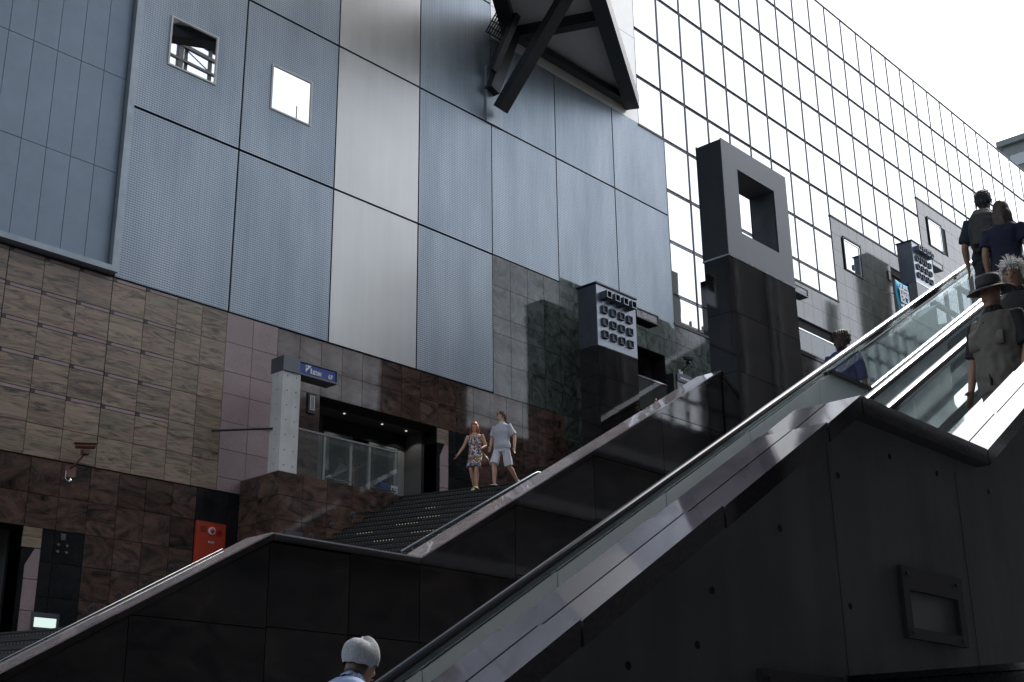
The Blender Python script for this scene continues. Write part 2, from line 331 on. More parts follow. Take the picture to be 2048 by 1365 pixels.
MB().box(-12, 18, 6, 22.5, 30.0, 30.6).build('roof_slab', 'opposite_wall', AR)
for x in range(-12, 19, 6): MB().box(x - .2, x + .2, 6, 23.5, 29.2, 29.99).build('rib', 'dark_steel', AR)
OD = thing('shade_deck', 'unseen walkway deck spanning above the viewpoint', 'blocker')  # unseen deck added to keep sky light off the foreground
MB().box(-25, 24, -14.1, 1.6, 9.0, 9.9).build('slab', 'opposite_wall', OD)
for x in (-20, -8, 22): MB().box(x - .6, x + .6, -9, -7.8, GZ, 8.99).build('column', 'opposite_wall', OD)

# ------------------------------------------------------------------ metal panel wall
PX = [13.4, 16.4, 19.4, 22.42, 25.42, 28.43, 31.46, 34.5]
PZ = [10.80, 15.06, 19.36, 23.64, 27.9]
WN = [(14.28, 15.55, 16.54, 17.80), (17.28, 18.50, 16.58, 17.80)]
MW = thing('metal_panel_wall', 'tall wall of large grey mesh and silver metal panels', 'wall')
def wall_back(par, x0, x1, z0, z1): MB().box(x0, x1, YW + .06, YW + .5, z0, z1).build('backing', 'joint_dark', par)
J = 0.022; JZ = .03
for i in range(7):
    for j in range(4):
        x0, x1, z0, z1 = PX[i] + J, PX[i + 1] - J, PZ[j] + JZ, PZ[j + 1] - JZ
        if i >= 4 and j == 0: continue
        if i >= 4 and j == 2: z1 = 22.42
        if i >= 4 and j == 3: continue
        m = 'silver_panel' if i == 2 else 'mesh_metal'
        nm = 'silver_panel' if i == 2 else 'mesh_panel'
        win = next((q for q in WN if x0 < q[0] < x1 and z0 < q[2] < z1), None)
        if win:
            a, b, c, d = win; mb = MB()
            mb.box(x0, a, YW, YW + .05, z0, z1); mb.box(b, x1, YW, YW + .05, z0, z1); mb.box(a, b, YW, YW + .05, z0, c); mb.box(a, b, YW, YW + .05, d, z1)
            o = mb.build(nm, m, MW)
        else: piece(nm, m, MW, x0, x1, YW, YW + .05, z0, z1, 0.0006)
# backing with the two window openings left free
for q in ((13.38, 14.28, 10.8, 27.9), (15.55, 17.28, 10.8, 27.9), (18.5, 34.48, 15.06, 22.4), (18.5, 25.4, 22.4, 27.9), (18.5, 25.4, 10.8, 15.06),
          (14.28, 15.55, 10.8, 16.54), (14.28, 15.55, 17.8, 27.9), (17.28, 18.5, 10.8, 16.58), (17.28, 18.5, 17.8, 27.9)): wall_back(MW, *q)
for i, (a, b, c, d) in enumerate(WN):
    f = MB(); t = .045
    for q in ((a - t, a, c - t, d + t), (b, b + t, c - t, d + t), (a, b, c - t, c), (a, b, d, d + t)): f.box(q[0], q[1], YW - .03, YW + .03, q[2], q[3])
    fo = f.build('window_frame', 'window_frame', MW)
    MB().box(a, b, YW + .0, YW + .02, c, d).build('pane', 'window_glass', fo)

# proud grey panel bay at the far left
BY = thing('grey_panel_bay', 'smooth blue grey panel bay with a raised pale frame at upper left', 'wall panel')
MB().box(4, 13.2, YW - .02, YW + .4, 10.95, 30).build('backing', 'joint_dark', BY)
bx = [13.19 - .565 * i for i in range(0, 15)][::-1]; bz = [10.97, 13.22, 15.59, 17.95, 20.3, 22.7]
for i in range(len(bx) - 1):
    for j in range(len(bz) - 1): piece('panel', 'bay_panel', BY, bx[i] + .006, bx[i + 1] - .006, YW - .06, YW - .03, bz[j] + .007, bz[j + 1] - .007, .0008)
MB().box(13.2, 13.36, YW - .22, YW + .05, 10.84, 30).build('frame', 'bay_frame', BY)
MB().box(4, 13.198, YW - .22, YW + .05, 10.84, 10.968).build('frame', 'bay_frame', BY)

# cream wall strip and glass curtain wall
CS = thing('cream_wall_strip', 'pale cream panel strip between the mesh panels and the glass grid', 'wall')
for x0, x1 in ((25.42, 28.4), (28.4, 31.0), (31.0, 33.0)):
    for z0, z1 in ((22.42, 23.6), (23.6, 25.9), (25.9, 28.2), (28.2, 30.5)): piece('panel', 'cream_panel', CS, x0 + .008, x1 - .008, YW, YW + .05, z0 + .008, z1 - .008, .0008)
wall_back(CS, 25.4, 33.0, 22.42, 30.5)

CX = [33.0 + 1.508 * i for i in range(0, 29)]; CZ = [15.3, 17.38, 19.44, 21.43, 23.43, 25.42, 27.43, 29.42, 31.4, 33.1, TOPZ]
CZ = [15.3 + .0, 16.4, 18.4, 20.4, 22.4, 24.4, 26.4, 28.4, 30.4, 32.4, TOPZ - .06]
def cbot(x):
    if x < 34.5: return 22.4
    if x < 40.53: return 15.3
    if x < 46.56: return 19.44
    if x < 55.61: return 23.43
    return 27.43
GW = thing('glass_curtain_wall', 'huge glass curtain wall mirroring the white sky with dark mullions', 'glass wall')
for i in range(len(CX) - 1):
    xm = (CX[i] + CX[i + 1]) / 2; b = cbot(xm)
    for j in range(len(CZ) - 1):
        z0, z1 = max(CZ[j], b), CZ[j + 1]
        if z1 - z0 < .1: continue
        piece('pane', 'mirror_glass', GW, CX[i] + .02, CX[i + 1] - .02, YW + .03, YW + .05, z0 + .02, z1 - .02, .0010)
for i, x in enumerate(CX):
    b = min(cbot(x - .1), cbot(x + .1)); piece('mullion', 'mullion_dark', GW, x - .05, x + .05, YW + .018, YW + .08, b - .03, TOPZ)
for j, z in enumerate(CZ[1:-1]):
    x0 = next(x for x in CX if cbot(x + .1) < z - .05); xe = CX[-1]
    for q in CX:
        if q > 34 and cbot(q + .1) > z + .1: xe = q; break
    for dz in (-.05, .05): piece('transom', 'mullion', GW, x0, xe, YW + .012, YW + .076, z + dz - .012, z + dz + .012)
for x0, x1, z in ((33.0, 34.48, 22.4), (34.48, 40.53, 15.3), (40.53, 46.56, 19.44), (46.56, 55.61, 23.43), (55.61, 75.2, 27.43)): piece('sill', 'mullion', GW, x0, x1, YW - .03, YW + .09, z - .05, z + .03)
piece('coping', 'mullion', GW, 33, 75.3, YW - .0, YW + .5, TOPZ - .04, TOPZ + .04)
MB().box(33, 75.2, YW + .09, YW + .4, 15.3, TOPZ - .06).build('backing', 'joint_dark', GW)

# ------------------------------------------------------------------ stone cladding
# entrances: (x0, x1, floor, lintel)
ENT = [(7.5, 12.0, 2.63, 5.15), (19.24, 23.22, 6.88, 9.36), (30.6, 33.83, 11.13, 13.95), (42.2, 46.1, 15.4, 17.8), (51.75, 55.9, 19.65, 22.3)]
def inent(x, z, m=0.0): return any(a + m < x < b - m and c - .3 < z < d for a, b, c, d in ENT)
def stone_back(par, x0, x1, z0, z1):
    """masonry behind the tiles, cut round the entrances"""
    xs = sorted({x0, x1} | {v for e in ENT for v in e[:2] if x0 < v < x1})
    for a, b in zip(xs, xs[1:]):
        e = next((q for q in ENT if q[0] - .01 <= a and b <= q[1] + .01 and q[2] < z1 and q[3] > z0), None)
        for c, d in ([(z0, z1)] if not e else [(z0, max(z0, e[2] - .3)), (min(e[3], z1), z1)]):
            if d - c > .01: MB().box(a, b, YW + .035, YW + .6, c, d).build('backing', 'joint_dark', par)

SW = thing('striped_stone_wall', 'wavy veined olive stone wall with thin pink bars between rows', 'wall')
VX = [7.05, 7.85, 8.64, 9.43, 10.22, 11.01, 11.80, 12.59, 13.38, 14.21, 15.03, 15.70, 16.38]; VZ = [6.56, 7.22, 7.92, 8.63, 9.33, 10.04, 10.79]
for i in range(len(VX) - 1):
    for j in range(len(VZ) - 1):
        bar = .085 if (VX[i + 1] < 15.1 and j > 0) else 0
        e = .013 if VX[i] in (11.01, 13.38) else GAP
        piece('tile', 'wavy_stone', SW, VX[i] + e, VX[i + 1] - GAP, YW, YW + .03, VZ[j] + GAP, VZ[j + 1] - GAP - bar, .0015)
        if bar:
            piece('pink_bar', 'pink_granite', SW, VX[i] + .105, VX[i + 1] - .006, YW + .002, YW + .03, VZ[j + 1] - .076, VZ[j + 1] - .008)
            piece('square_inset', 'inset_stone', SW, VX[i] + .014, VX[i] + .095, YW + .001, YW + .03, VZ[j + 1] - .082, VZ[j + 1] - .004)
stone_back(SW, 4, 16.38, 6.56, 10.84)

DW = thing('dark_granite_wall', 'dark red brown granite wall below the striped stone at lower left', 'wall')
DX = [7.5, 8.05, 8.71, 9.37, 10.03, 10.69, 11.35, 12.0, 12.66, 13.31, 13.97, 14.62, 15.28, 15.88]; DZ = [-1.65, -.3, .4, 1.1, 1.8, 2.48, 3.16, 3.83, 4.5, 5.15, 5.82, 6.54]
tiles(DW, DX, DZ, YW, lambda x, z: 'black_granite' if 12.4 < x < 13.3 and z < 5.1 else 'brown_granite', skip=lambda x, z: x < 12.4 + .3 and 12.0 < x and z < 5.15 or (x < 12.02 and z < 5.15 and z > 2.4))
for z0, z1 in ((-1.65, 2.6), (2.6, 3.2), (3.2, 3.83), (3.83, 4.5), (4.5, 5.14)): piece('tile', 'black_granite', DW, 12.4 + GAP, 12.66 - GAP, YW, YW + .03, z0 + GAP, z1 - GAP, .001)
for z0, z1 in ((-1.65, 1.5), (1.5, 4.2), (4.2, 6.54)):
    piece('tile', 'black_granite', DW, 15.88 + GAP, 16.7, YW + .002, YW + .03, z0 + GAP, z1 - GAP, .001); piece('tile', 'black_granite', DW, 16.7 + GAP, 17.2, YW, YW + .03, z0 + GAP, z1 - GAP, .001)
stone_back(DW, 4, 19, GZ, 6.56)

def pillar(xl, xr, z0, zt):   # veined block over a pink jamb at the right side of an entrance
    P = thing('entrance_jamb', 'narrow pink granite jamb under a veined stone block beside the %s doorway' % ('lower left' if xl < 15 else 'shop'), 'pillar')
    piece('tile', 'wavy_stone', P, xl, xr - GAP, YW - .002, YW + .5, zt - .19, zt - GAP); piece('tile', 'wavy_stone', P, xl, xr - GAP, YW - .002, YW + .5, zt - .40, zt - .19 - GAP)
    zz = frange(zt - .41, z0 - .3, 4)
    for a, b in zip(zz, zz[1:]): piece('tile', 'pink_granite', P, xl + .10, xr - GAP, YW - .001, YW + .3, b + GAP, a - GAP, .0005)
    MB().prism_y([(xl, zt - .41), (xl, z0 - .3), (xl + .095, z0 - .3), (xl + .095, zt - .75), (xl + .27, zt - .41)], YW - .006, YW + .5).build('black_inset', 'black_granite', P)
    return P
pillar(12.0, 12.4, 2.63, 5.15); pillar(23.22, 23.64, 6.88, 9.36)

PW = thing('pink_granite_wall', 'smooth pink granite wall strip beside the concrete column', 'wall')
tiles(PW, [16.38, 17.13, 17.86], [6.56, 6.88, 7.53, 8.18, 8.84, 9.37, 10.08, 10.79], YW, 'pink_granite'); stone_back(PW, 16.38, 17.86, 6.56, 10.84)

BW = thing('brown_granite_wall', 'polished reddish brown granite wall around the shop entrance behind the couple', 'wall')
BX = [17.86 + .674 * i for i in range(17)]; BZ = [4.9, 5.6, 6.3, 6.88, 7.5, 8.1, 8.74, 9.37, 10.05, 10.78]
tiles(BW, BX, BZ, YW, lambda x, z: 'black_granite' if 23.6 < x < 24.6 and z < 9.3 else 'brown_granite', skip=lambda x, z: (19.2 < x < 23.64 and z < 9.37))
for z0, z1 in zip(BZ, BZ[1:]):
    if z1 < 9.4: piece('tile', 'black_granite', BW, 23.64 + GAP, 23.92, YW, YW + .03, z0 + GAP, z1 - GAP, .001)
stone_back(BW, 17.86, 28.6, 4.9, 10.8)

NW = thing('green_granite_wall', 'mirror polished dark green granite wall behind the tube pylon', 'wall')
EX = [25.42, 26.18, 26.94, 27.68, 28.42, 29.13, 29.87, 30.6, 31.34, 32.08, 32.82, 33.83, 34.55, 35.3, 36.04, 36.78, 37.52, 38.26, 39.0, 39.76, 40.53]
tiles(NW, EX[:5], [10.79, 11.76, 12.65, 13.16, 14.11, 15.05], YW, 'green_granite')
tiles(NW, EX[4:], [8.6, 9.3, 10.04, 10.78, 11.48, 12.18, 12.88, 13.95, 14.58, 15.24], YW, 'green_granite', skip=lambda x, z: inent(x, z))
stone_back(NW, 25.42, 40.53, 8.6, 15.2)
for nm, x0, x1, z0, z1, lab in (('grey', 40.53, 46.56, 13.2, 19.38, 'pale grey polished stone wall catching the glare beyond the framed pylon'),
                                ('grey', 46.56, 55.61, 15.2, 23.38, 'stepped grey stone wall with a square window left of the far tube pylon'),
                                ('grey', 55.61, 66.0, 19.2, 27.38, 'highest grey stone wall with a square window beside the backpack couple')):
    GS = thing('grey_stone_wall', lab, 'wall'); nx = round((x1 - x0) / .742); nz = round((z1 - z0) / .73)
    xs = frange(x0, x1, nx); zs = frange(z0, z1, nz); wx = {46.56: (47.53, 48.98, 21.23, 22.69), 55.61: (56.62, 58.05, 25.22, 26.66)}.get(x0)
    tiles(GS, xs, zs, YW, 'grey_stone', skip=lambda x, z: inent(x, z) or (wx and wx[0] - .2 < x < wx[1] + .2 and wx[2] - .2 < z < wx[3] + .2))
    stone_back(GS, x0, x1, z0, z1 + .04)
    if wx:
        a, b, c, d = wx; X0, X1 = max(q for q in xs if q <= a + .2 - .371 + .2), min(q for q in xs if q >= b - .2)
        mb = MB(); t = .07
        for q in ((a - t, a, c - t, d + t), (b, b + t, c - t, d + t), (a, b, c - t, c), (a, b, d, d + t)): mb.box(q[0], q[1], YW - .04, YW + .03, q[2], q[3])
        fo = mb.build('window', 'black_paint', GS); MB().box(a, b, YW + .005, YW + .015, c, d).build('pane', 'mirror_glass', fo)
        mb = MB()
        for q in ((a + .05, a + .09, c + .05, d - .05), (b - .09, b - .05, c + .05, d - .05), (a + .05, b - .05, d - .09, d - .05)): mb.box(q[0], q[1], YW - .02, YW + .004, q[2], q[3])
        mb.build('sash', 'chrome', fo)

# entrance recesses
for i, (x0, x1, zf, zt) in enumerate(ENT):
    lab = ['dark doorway recess at the far lower left', 'glass doored shop entrance recess under the blue sign', 'black doorway recess right of the near tube pylon', 'dark doorway band behind the framed pylon', 'dark doorway beside the blue banner'][i]
    E_ = thing('entrance_recess', lab, 'entrance')
    yb = YW + 2.2
    MB().box(x0 - .02, x1 + .02, YW + .61, yb + .1, zt, zt + .1).build('ceiling', 'interior', E_)
    MB().box(x0 - .02, x1 + .02, YW + .04, YW + .6, zt + .005, zt + .1).build('lintel', 'black_granite', E_)
    MB().box(x0 - .1, x0, YW + .61, yb + .1, zf - .3, zt).build('side_wall', 'interior', E_); MB().box(x1, x1 + .1, YW + .61, yb + .1, zf - .3, zt).build('side_wall', 'interior', E_)
    MB().box(x0, x1, yb, yb + .1, zf - .3, zt).build('back_wall', 'black_paint', E_)
    MB().box(x0, x1, YW + .0, yb, zf - .3, zf - .02).build('floor_slab', 'step_granite', E_)
    if i == 1:
        yd = YW + 1.25
        for a, b in ((20.42, 21.28), (21.95, 22.85)):
            D = MB().box(a, b, yd, yd + .02, zf, zt - .45).build('door', 'door_glass', E_)
            f = MB()
            for q in ((a - .05, a + .02, zf, zt - .4), (b - .02, b + .05, zf, zt - .4), (a, b, zt - .47, zt - .4)): f.box(q[0], q[1], yd - .03, yd + .05, q[2], q[3])
            f.build('frame', 'door_steel', D)
            MB().tube([(a + .04, yd - .08, zf + .86), (b - .04, yd - .08, zf + .86)], .022, 8).build('push_bar', 'chrome', D)
            MB().tube([(a + .04, yd - .08, zf + .77), (b - .3, yd - .08, zf + .77)], .012, 8).build('push_bar', 'chrome', D)
        for a, b in ((21.33, 21.62), (21.64, 21.9)): MB().box(a, b, yd + .01, yd + .03, zf, zt - .5).build('pane', 'door_glass', E_)
        MB().box(22.95, 23.2, yd, yd + .05, zf, zt).build('door_post', 'door_steel', E_)
        MB().box(19.26, 20.36, yd, yd + .06, zf, zt).build('side_panel', 'interior', E_)
        MB().box(20.36, 23.2, yd - .05, yd + .1, zt - .4, zt - .02).build('transom_box', 'dark_steel', E_)
        p = MB().box(22.70, 22.93, yd - .04, yd - .03, zf + .83, zf + 1.03).build('notice', 'sign_white', E_)
        for dx, dz, ww, hh in ((.03, .05, .06, .08), (.12, .10, .08, .015), (.12, .06, .06, .015)): MB().box(22.70 + dx, 22.70 + dx + ww, yd - .043, yd - .04, zf + .83 + dz, zf + .83 + dz + hh).build('print', 'sign_blue', p)
        MB().box(22.35, 22.62, yd - .012, yd - .006, zf + .92, zf + 1.06).build('sticker', 'sign_blue', E_)
        for x, y in ((20.6, YW + .72), (21.95, YW + .78), (22.85, YW + .82)):
            d = MB().prism_z([(x + .03 * math.cos(a * R(30)), y + .03 * math.sin(a * R(30))) for a in range(12)], zt - .012, zt - .002).build('downlight', 'downlight', E_)
            ll = bpy.data.lights.new('downlight_lamp', 'SPOT'); ll.energy = 3; ll.spot_size = R(110); ll.shadow_soft_size = .04; ll.color = (1, .96, .88)
            lo_ = bpy.data.objects.new('downlight_lamp', ll); col.objects.link(lo_); lo_.parent = E_; lo_.location = (x, y, zt - .03)
    if i == 2:
        d = MB().prism_z([(31.6 + .06 * math.cos(a * R(30)), YW + .9 + .06 * math.sin(a * R(30))) for a in range(12)], zt - .012, zt - .002).build('downlight', 'downlight', E_)
    if i == 0: MB().box(11.2, 11.5, YW + .9, YW + .95, zf, zt).build('door_post', 'dark_steel', E_)

# ------------------------------------------------------------------ triangular canopy soffit with struts
CN = thing('roof_canopy', 'dark triangular steel canopy with diagonal struts jutting from the wall top', 'canopy')
ZS = 22.85
TA, TB = Vector((32.45, 23.88)), Vector((26.2, 23.88)); TD = TA + (Vector((26.62, 20.62)) - TA) * 2.4; TE = Vector((20.6, 20.0))
MB().prism_z([tuple(TB), tuple(TE), tuple(TD), tuple(TA)], ZS + .25, ZS + .6).build('soffit_panel', 'soffit', CN)
def cbar(a, b, w_, h_): return MB().bar(a, b, w_, h_).build('beam', 'dark_steel', CN)
cbar((TA.x, TA.y - .15, ZS + .12), (TD.x, TD.y, ZS + .12), .5, .55)
cbar((TB.x, TB.y - .1, ZS + .1), (TE.x, TE.y, ZS + .1), .45, .5)
cbar((TB.x + .2, 23.7, ZS + .08), (27.6, 21.05, ZS + .08), .34, .4)
cbar((TB.x, 23.72, ZS + .02), (TA.x - .3, 23.72, ZS + .02), .3, .22)
MB().bar((25.45, 23.55, 19.75), (25.75, 20.9, ZS + .1), .28, .42, (1, 0, 0)).build('strut', 'dark_steel', CN)
MB().bar((25.3, 23.75, 20.4), (26.15, 23.6, ZS), .3, .4, (1, 0, 0)).build('strut', 'dark_steel', CN)
MB().bar((25.2, 23.6, 21.0), (25.55, 22.9, ZS), .16, .22, (1, 0, 0)).build('strut', 'dark_steel', CN)
MB().box(25.15, 25.85, 23.84, 23.9, 19.35, 21.3).build('bracket_plate', 'bay_frame', CN)
mb = MB()
for i in range(9): mb.bar((25.0 + i * .1, 23.2, 22.9), (25.0 + i * .1, 23.7, 22.35), .03, .03)
for i in range(5): mb.bar((25.0, 23.2 + i * .125, 22.9 - i * .137), (25.85, 23.2 + i * .125, 22.9 - i * .137), .03, .03)
mb.build('grating', 'dark_steel', CN)
MB().box(20, 27.3, 15.2, 19.2, 25.6, 25.9).build('unseen_plate', 'dark_steel', CN)  # unseen plate added so the upper silver panels reflect something dark
MB().box(27.3, 29.2, 19.6, 20.3, 24.2, 24.9).build('gutter_box', 'dark_steel', CN)

# ------------------------------------------------------------------ granite block, concrete column, blue shop sign
GB = thing('granite_block', 'red brown granite block under the concrete column', 'block')
MB().box(17.03, 20.57, YB + .035, YW + .02, GZ, 6.84).build('core', 'joint_dark', GB)
gx = [17.0, 17.68, 18.38, 19.12, 19.9, 20.6]; gz = [3.0, 3.7, 4.4, 5.1, 5.8, 6.34, 6.87]
tiles(GB, gx, gz, YB, 'brown_granite')
for a, b in zip([22.475, 23.2], [23.2, 23.88]):
    for c, d in zip(gz, gz[1:]): piece('tile', 'brown_granite', GB, 17.0, 17.028, a + GAP, b - GAP, c + GAP, d - GAP)
piece('vent_plate', 'pylon_steel', GB, 17.22, 17.72, YB - .02, YB - .002, 5.28, 5.58)

CC = thing('concrete_column', 'pale concrete column with rows of tie holes carrying the blue sign', 'column')
MB().box(17.0, 17.5, YB + .02, YB + .42, 6.875, 9.2).build('shaft', 'concrete_light', CC)
for i in range(7):
    for x in (17.13, 17.38): MB().disc_y(x, 7.02 + .345 * i, .014, YB + .014, YB + .03, 8).build('tie_hole', 'black_paint', CC)
    MB().tube([(16.994, YB + .22, 7.05 + .345 * i), (17.01, YB + .22, 7.05 + .345 * i)], .013, 8).build('tie_hole', 'black_paint', CC)
MB().box(16.97, 17.42, YB - .02, YB + .44, 9.2, 9.54).build('cap_beam', 'sign_case', CC)

def sign(x0, z0, z1, length, face, label, case='sign_case', y0=YB + .0):
    S = thing('hanging_sign', label, 'sign')
    x1 = x0 + length; d = .42
    mb = MB(); mb.box(x0, x1, y0 + .04, y0 + d, z0, z1)
    for q in ((x0, x1, z1 - .03, z1), (x0, x1, z0, z0 + .04), (x0, x0 + .03, z0 + .04, z1 - .03), (x1 - .03, x1, z0 + .04, z1 - .03)): mb.box(q[0], q[1], y0, y0 + .038, q[2], q[3])
    mb.build('case', case, S)
    MB().box(x0 + .032, x1 - .032, y0 + .028, y0 + .036, z0 + .042, z1 - .032).build('face', face, S)
    return S
S1 = sign(17.425, 9.2, 9.535, 1.15, 'sign_blue', 'blue shop sign with white lettering and 6F')
yf = YB + .02
MB().prism_y([(17.63, 9.47), (17.63, 9.29), (17.80, 9.47)], yf - .004, yf + .004).build('emblem', 'sign_white', S1)
text('JR', .065, 'sign_case', S1, (17.645, yf - .006, 9.405), .8, .001)
MB().box(17.775, 17.81, yf - .004, yf + .004, 9.295, 9.415).build('lettering', 'sign_white', S1); MB().box(17.76, 17.825, yf - .004, yf + .004, 9.285, 9.297).build('lettering', 'sign_white', S1)
text('SETAN', .135, 'sign_white', S1, (17.84, yf, 9.285), .62, .006); text('6F', .15, 'sign_white', S1, (18.30, yf, 9.28), .95, .003)

def glass_rail(x0, x1, zb, label):
    G = thing('glass_rail', label, 'railing')
    n = max(2, round((x1 - x0) / 1.05)); xs = frange(x0, x1, n)
    for a, b in zip(xs, xs[1:]): MB().box(a + .006, b - .006, YB + .10, YB + .112, zb, zb + 1.06).build('pane', 'rail_glass', G)
    MB().box(x0, x1, YB + .08, YB + .132, zb + 1.06, zb + 1.10).build('top_rail', 'chrome', G); return G
glass_rail(17.52, 20.6, 6.87, 'glass balustrade with bright top rail in front of the shop doors')
glass_rail(30.40, 31.98, 11.12, 'glass balustrade with bright top rail behind the traffic cone')
glass_rail(40.5, 43.4, 15.3, 'greenish glass balustrade right of the framed pylon')
hb = MB().tube([(16.15, YW - .02, 7.88), (17.0, YB + .3, 7.88)], .025, 8).build('tie_bar', 'dark_steel'); tag(hb, 'short dark bar from pink wall to concrete column', 'rail')

# blocks below the other rails
for x0, x1, zt, lab in ((30.42, 32.0, 11.1, 'dark granite block under the glass rail by the traffic cone'), (39.9, 44.0, 15.28, 'dark granite block under the far greenish glass rail')):
    B = thing('granite_block', lab, 'block'); MB().box(x0 + .03, x1, YB + .04, YW, zt - 4, zt - .03).build('core', 'joint_dark', B)
    tiles(B, frange(x0, x1, max(2, round((x1 - x0) / .75))), [zt - 2.8, zt - 2.1, zt - 1.4, zt - .7, zt], YB + .005, 'parapet_granite')

# ------------------------------------------------------------------ tube pylons
def tube_pylon(x0, zt, label, group):
    P = thing('tube_pylon', label, 'pylon', group); x1 = x0 + 1.92; y1 = YB + .725; zs = zt - 1.98
    MB().box(x0 + .003, x1 - .003, YB + .03, y1, zs, zt - .03).build('side_casing', 'pylon_steel', P)
    MB().box(x0, x1, YB, YB + .028, zs + .012, zt - .04).build('face_plate', 'pylon_face', P)
    MB().box(x0 - .05, x1 + .05, YB - .04, y1 + .03, zt - .028, zt + .02).build('cap', 'black_paint', P)
    MB().box(x0 - .006, x1 + .006, YB - .008, YB + .03, zs - .012, zs + .010).build('trim', 'chrome', P)
    MB().box(x0 + .02, x1 - .02, YB + .035, y1 - .02, zs - 7, zs - .014).build('core', 'joint_dark', P)
    zz = [zs - .014 - .92 * i for i in range(7)]
    for a, b in zip(zz, zz[1:]):
        for c, d in ((x0, x0 + .98), (x0 + .98, x1)): piece('tile', 'parapet_granite', P, c + .004, d - .004, YB + .002, YB + .033, b + .005, a - .005, .001)
        piece('tile', 'parapet_granite', P, x0 - .004, x0 + .018, YB + .036, y1 - .02, b + .005, a - .005)
    for r in range(4):
        for c in range(4):
            tx, tz = x0 + .33 + c * .41, zt - .80 - (r - 1) * .40
            L = .075
            if r == 0: tz = zt - .36; L = .24
            s_, t = .115, .022; T = MB()
            for q in ((-s_, -s_ + t, -s_, s_), (s_ - t, s_, -s_, s_), (-s_ + t, s_ - t, -s_, -s_ + t), (-s_ + t, s_ - t, s_ - t, s_)): T.box(tx + q[0], tx + q[1], YB - L, YB, tz + q[2], tz + q[3])
            o = T.build('square_tube', 'pylon_steel', P)
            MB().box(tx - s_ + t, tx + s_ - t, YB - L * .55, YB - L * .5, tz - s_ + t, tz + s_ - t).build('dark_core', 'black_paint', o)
            if r == 0:
                rim = MB()
                for q in ((-s_, -s_ + t, -s_, s_), (s_ - t, s_, -s_, s_), (-s_ + t, s_ - t, -s_, -s_ + t), (-s_ + t, s_ - t, s_ - t, s_)): rim.box(tx + q[0], tx + q[1], YB - L - .006, YB - L - .001, tz + q[2], tz + q[3])
                rim.build('rim', 'pylon_face', o)
    return P
tube_pylon(28.45, 14.65, 'near steel pylon with sixteen square tubes left of the framed pylon', 'pylons with square tubes')
tube_pylon(51.2, 23.3, 'far steel pylon with sixteen square tubes near the backpack couple', 'pylons with square tubes')
S2 = sign(30.42, 14.08, 14.40, 1.17, 'sign_grey', 'grey hanging museum sign on the near tube pylon', 'black_paint')
text('美術館［えき］', .115, 'sign_white', S2, (30.66, YB + .022, 14.235), .95, .002); text('MUSEUM [EKi] KYOTO', .05, 'sign_white', S2, (30.80, YB + .022, 14.16), .95, .001)
S3 = sign(40.2, 17.78, 18.10, 1.2, 'sign_grey', 'grey hanging sign just right of the framed pylon', 'sign_case')
for i in range(6): MB().box(40.7 + i * .1, 40.77 + i * .1, YB + .018, YB + .027, 17.93, 18.0).build('lettering', 'sign_white', S3)
S4 = sign(53.2, 22.72, 23.03, 1.12, 'sign_white', 'pale hanging sign on the far tube pylon', 'pylon_steel')

# third pylon body stands behind the framed pylon (its sign shows)
TP = thing('sign_pylon', 'dark granite pylon mostly hidden behind the framed pylon', 'pylon'); MB().box(38.5, 40.2, YB, YB + .7, 10, 18.4).build('body', 'parapet_granite', TP)

# ------------------------------------------------------------------ framed pylon (slab with square hole)
FP = thing('framed_pylon', 'tall dark metal slab pylon with a square hole on a granite base', 'pylon')
fx0, fx1, fy0, fy1, fzb, fzt = 27.24, 30.6, 17.0, 17.83, 13.58, 17.03; hx0, hx1, hz0, hz1 = 27.98, 29.88, 14.40, 16.33
mb = MB()
for q in ((fx0, hx0, fzb, fzt), (hx1, fx1, fzb, fzt), (hx0, hx1, fzb, hz0), (hx0, hx1, hz1, fzt)): mb.box(q[0], q[1], fy0, fy0 + .03, q[2], q[3])
mb.build('front_plate', 'frame_face', FP)
mb = MB()
for q in ((fx0 + .01, hx0, fzb, fzt - .03), (hx1, fx1 - .01, fzb, fzt - .03), (hx0, hx1, fzb, hz0), (hx0, hx1, hz1, fzt - .03)): mb.box(q[0], q[1], fy0 + .031, fy1 - .03, q[2], q[3])
mb.build('side_casing', 'frame_side', FP)
mb = MB()
for q in ((fx0, hx0, fzb, fzt), (hx1, fx1, fzb, fzt), (hx0, hx1, fzb, hz0), (hx0, hx1, hz1, fzt)): mb.box(q[0], q[1], fy1 - .029, fy1, q[2], q[3])
mb.build('back_plate', 'frame_side', FP)
mb = MB(); t = .012
for q in ((hx0, hx0 + t, hz0, hz1), (hx1 - t, hx1, hz0, hz1), (hx0 + t, hx1 - t, hz1 - t, hz1)): mb.box(q[0], q[1], fy0 + .05, fy1 - .05, q[2], q[3])
mb.build('hole_lining', 'sign_case', FP)
MB().box(fx0 - .012, fx1 + .012, fy0 - .012, fy1 + .012, fzb - .05, fzb - .004).build('trim', 'chrome', FP)
MB().box(fx0 + .03, fx1 - .03, fy0 + .035, fy1 - .03, GZ, fzb - .06).build('core', 'joint_dark', FP)
zz = [fzb - .055, 11.95, 10.3, 8.7, 7.1, 5.5, 3.9, 2.3, .7, GZ]
for a, b in zip(zz, zz[1:]):
    for c, d in ((fx0, 28.95), (28.95, fx1)): piece('tile', 'parapet_granite', FP, c + .006, d - .006, fy0, fy0 + .034, b + .006, a - .006, .001)
    piece('tile', 'parapet_granite' if a > 10 else 'black_granite', FP, fx0, fx0 + .03, fy0 + .036, fy1 - .03, b + .006, a - .006)

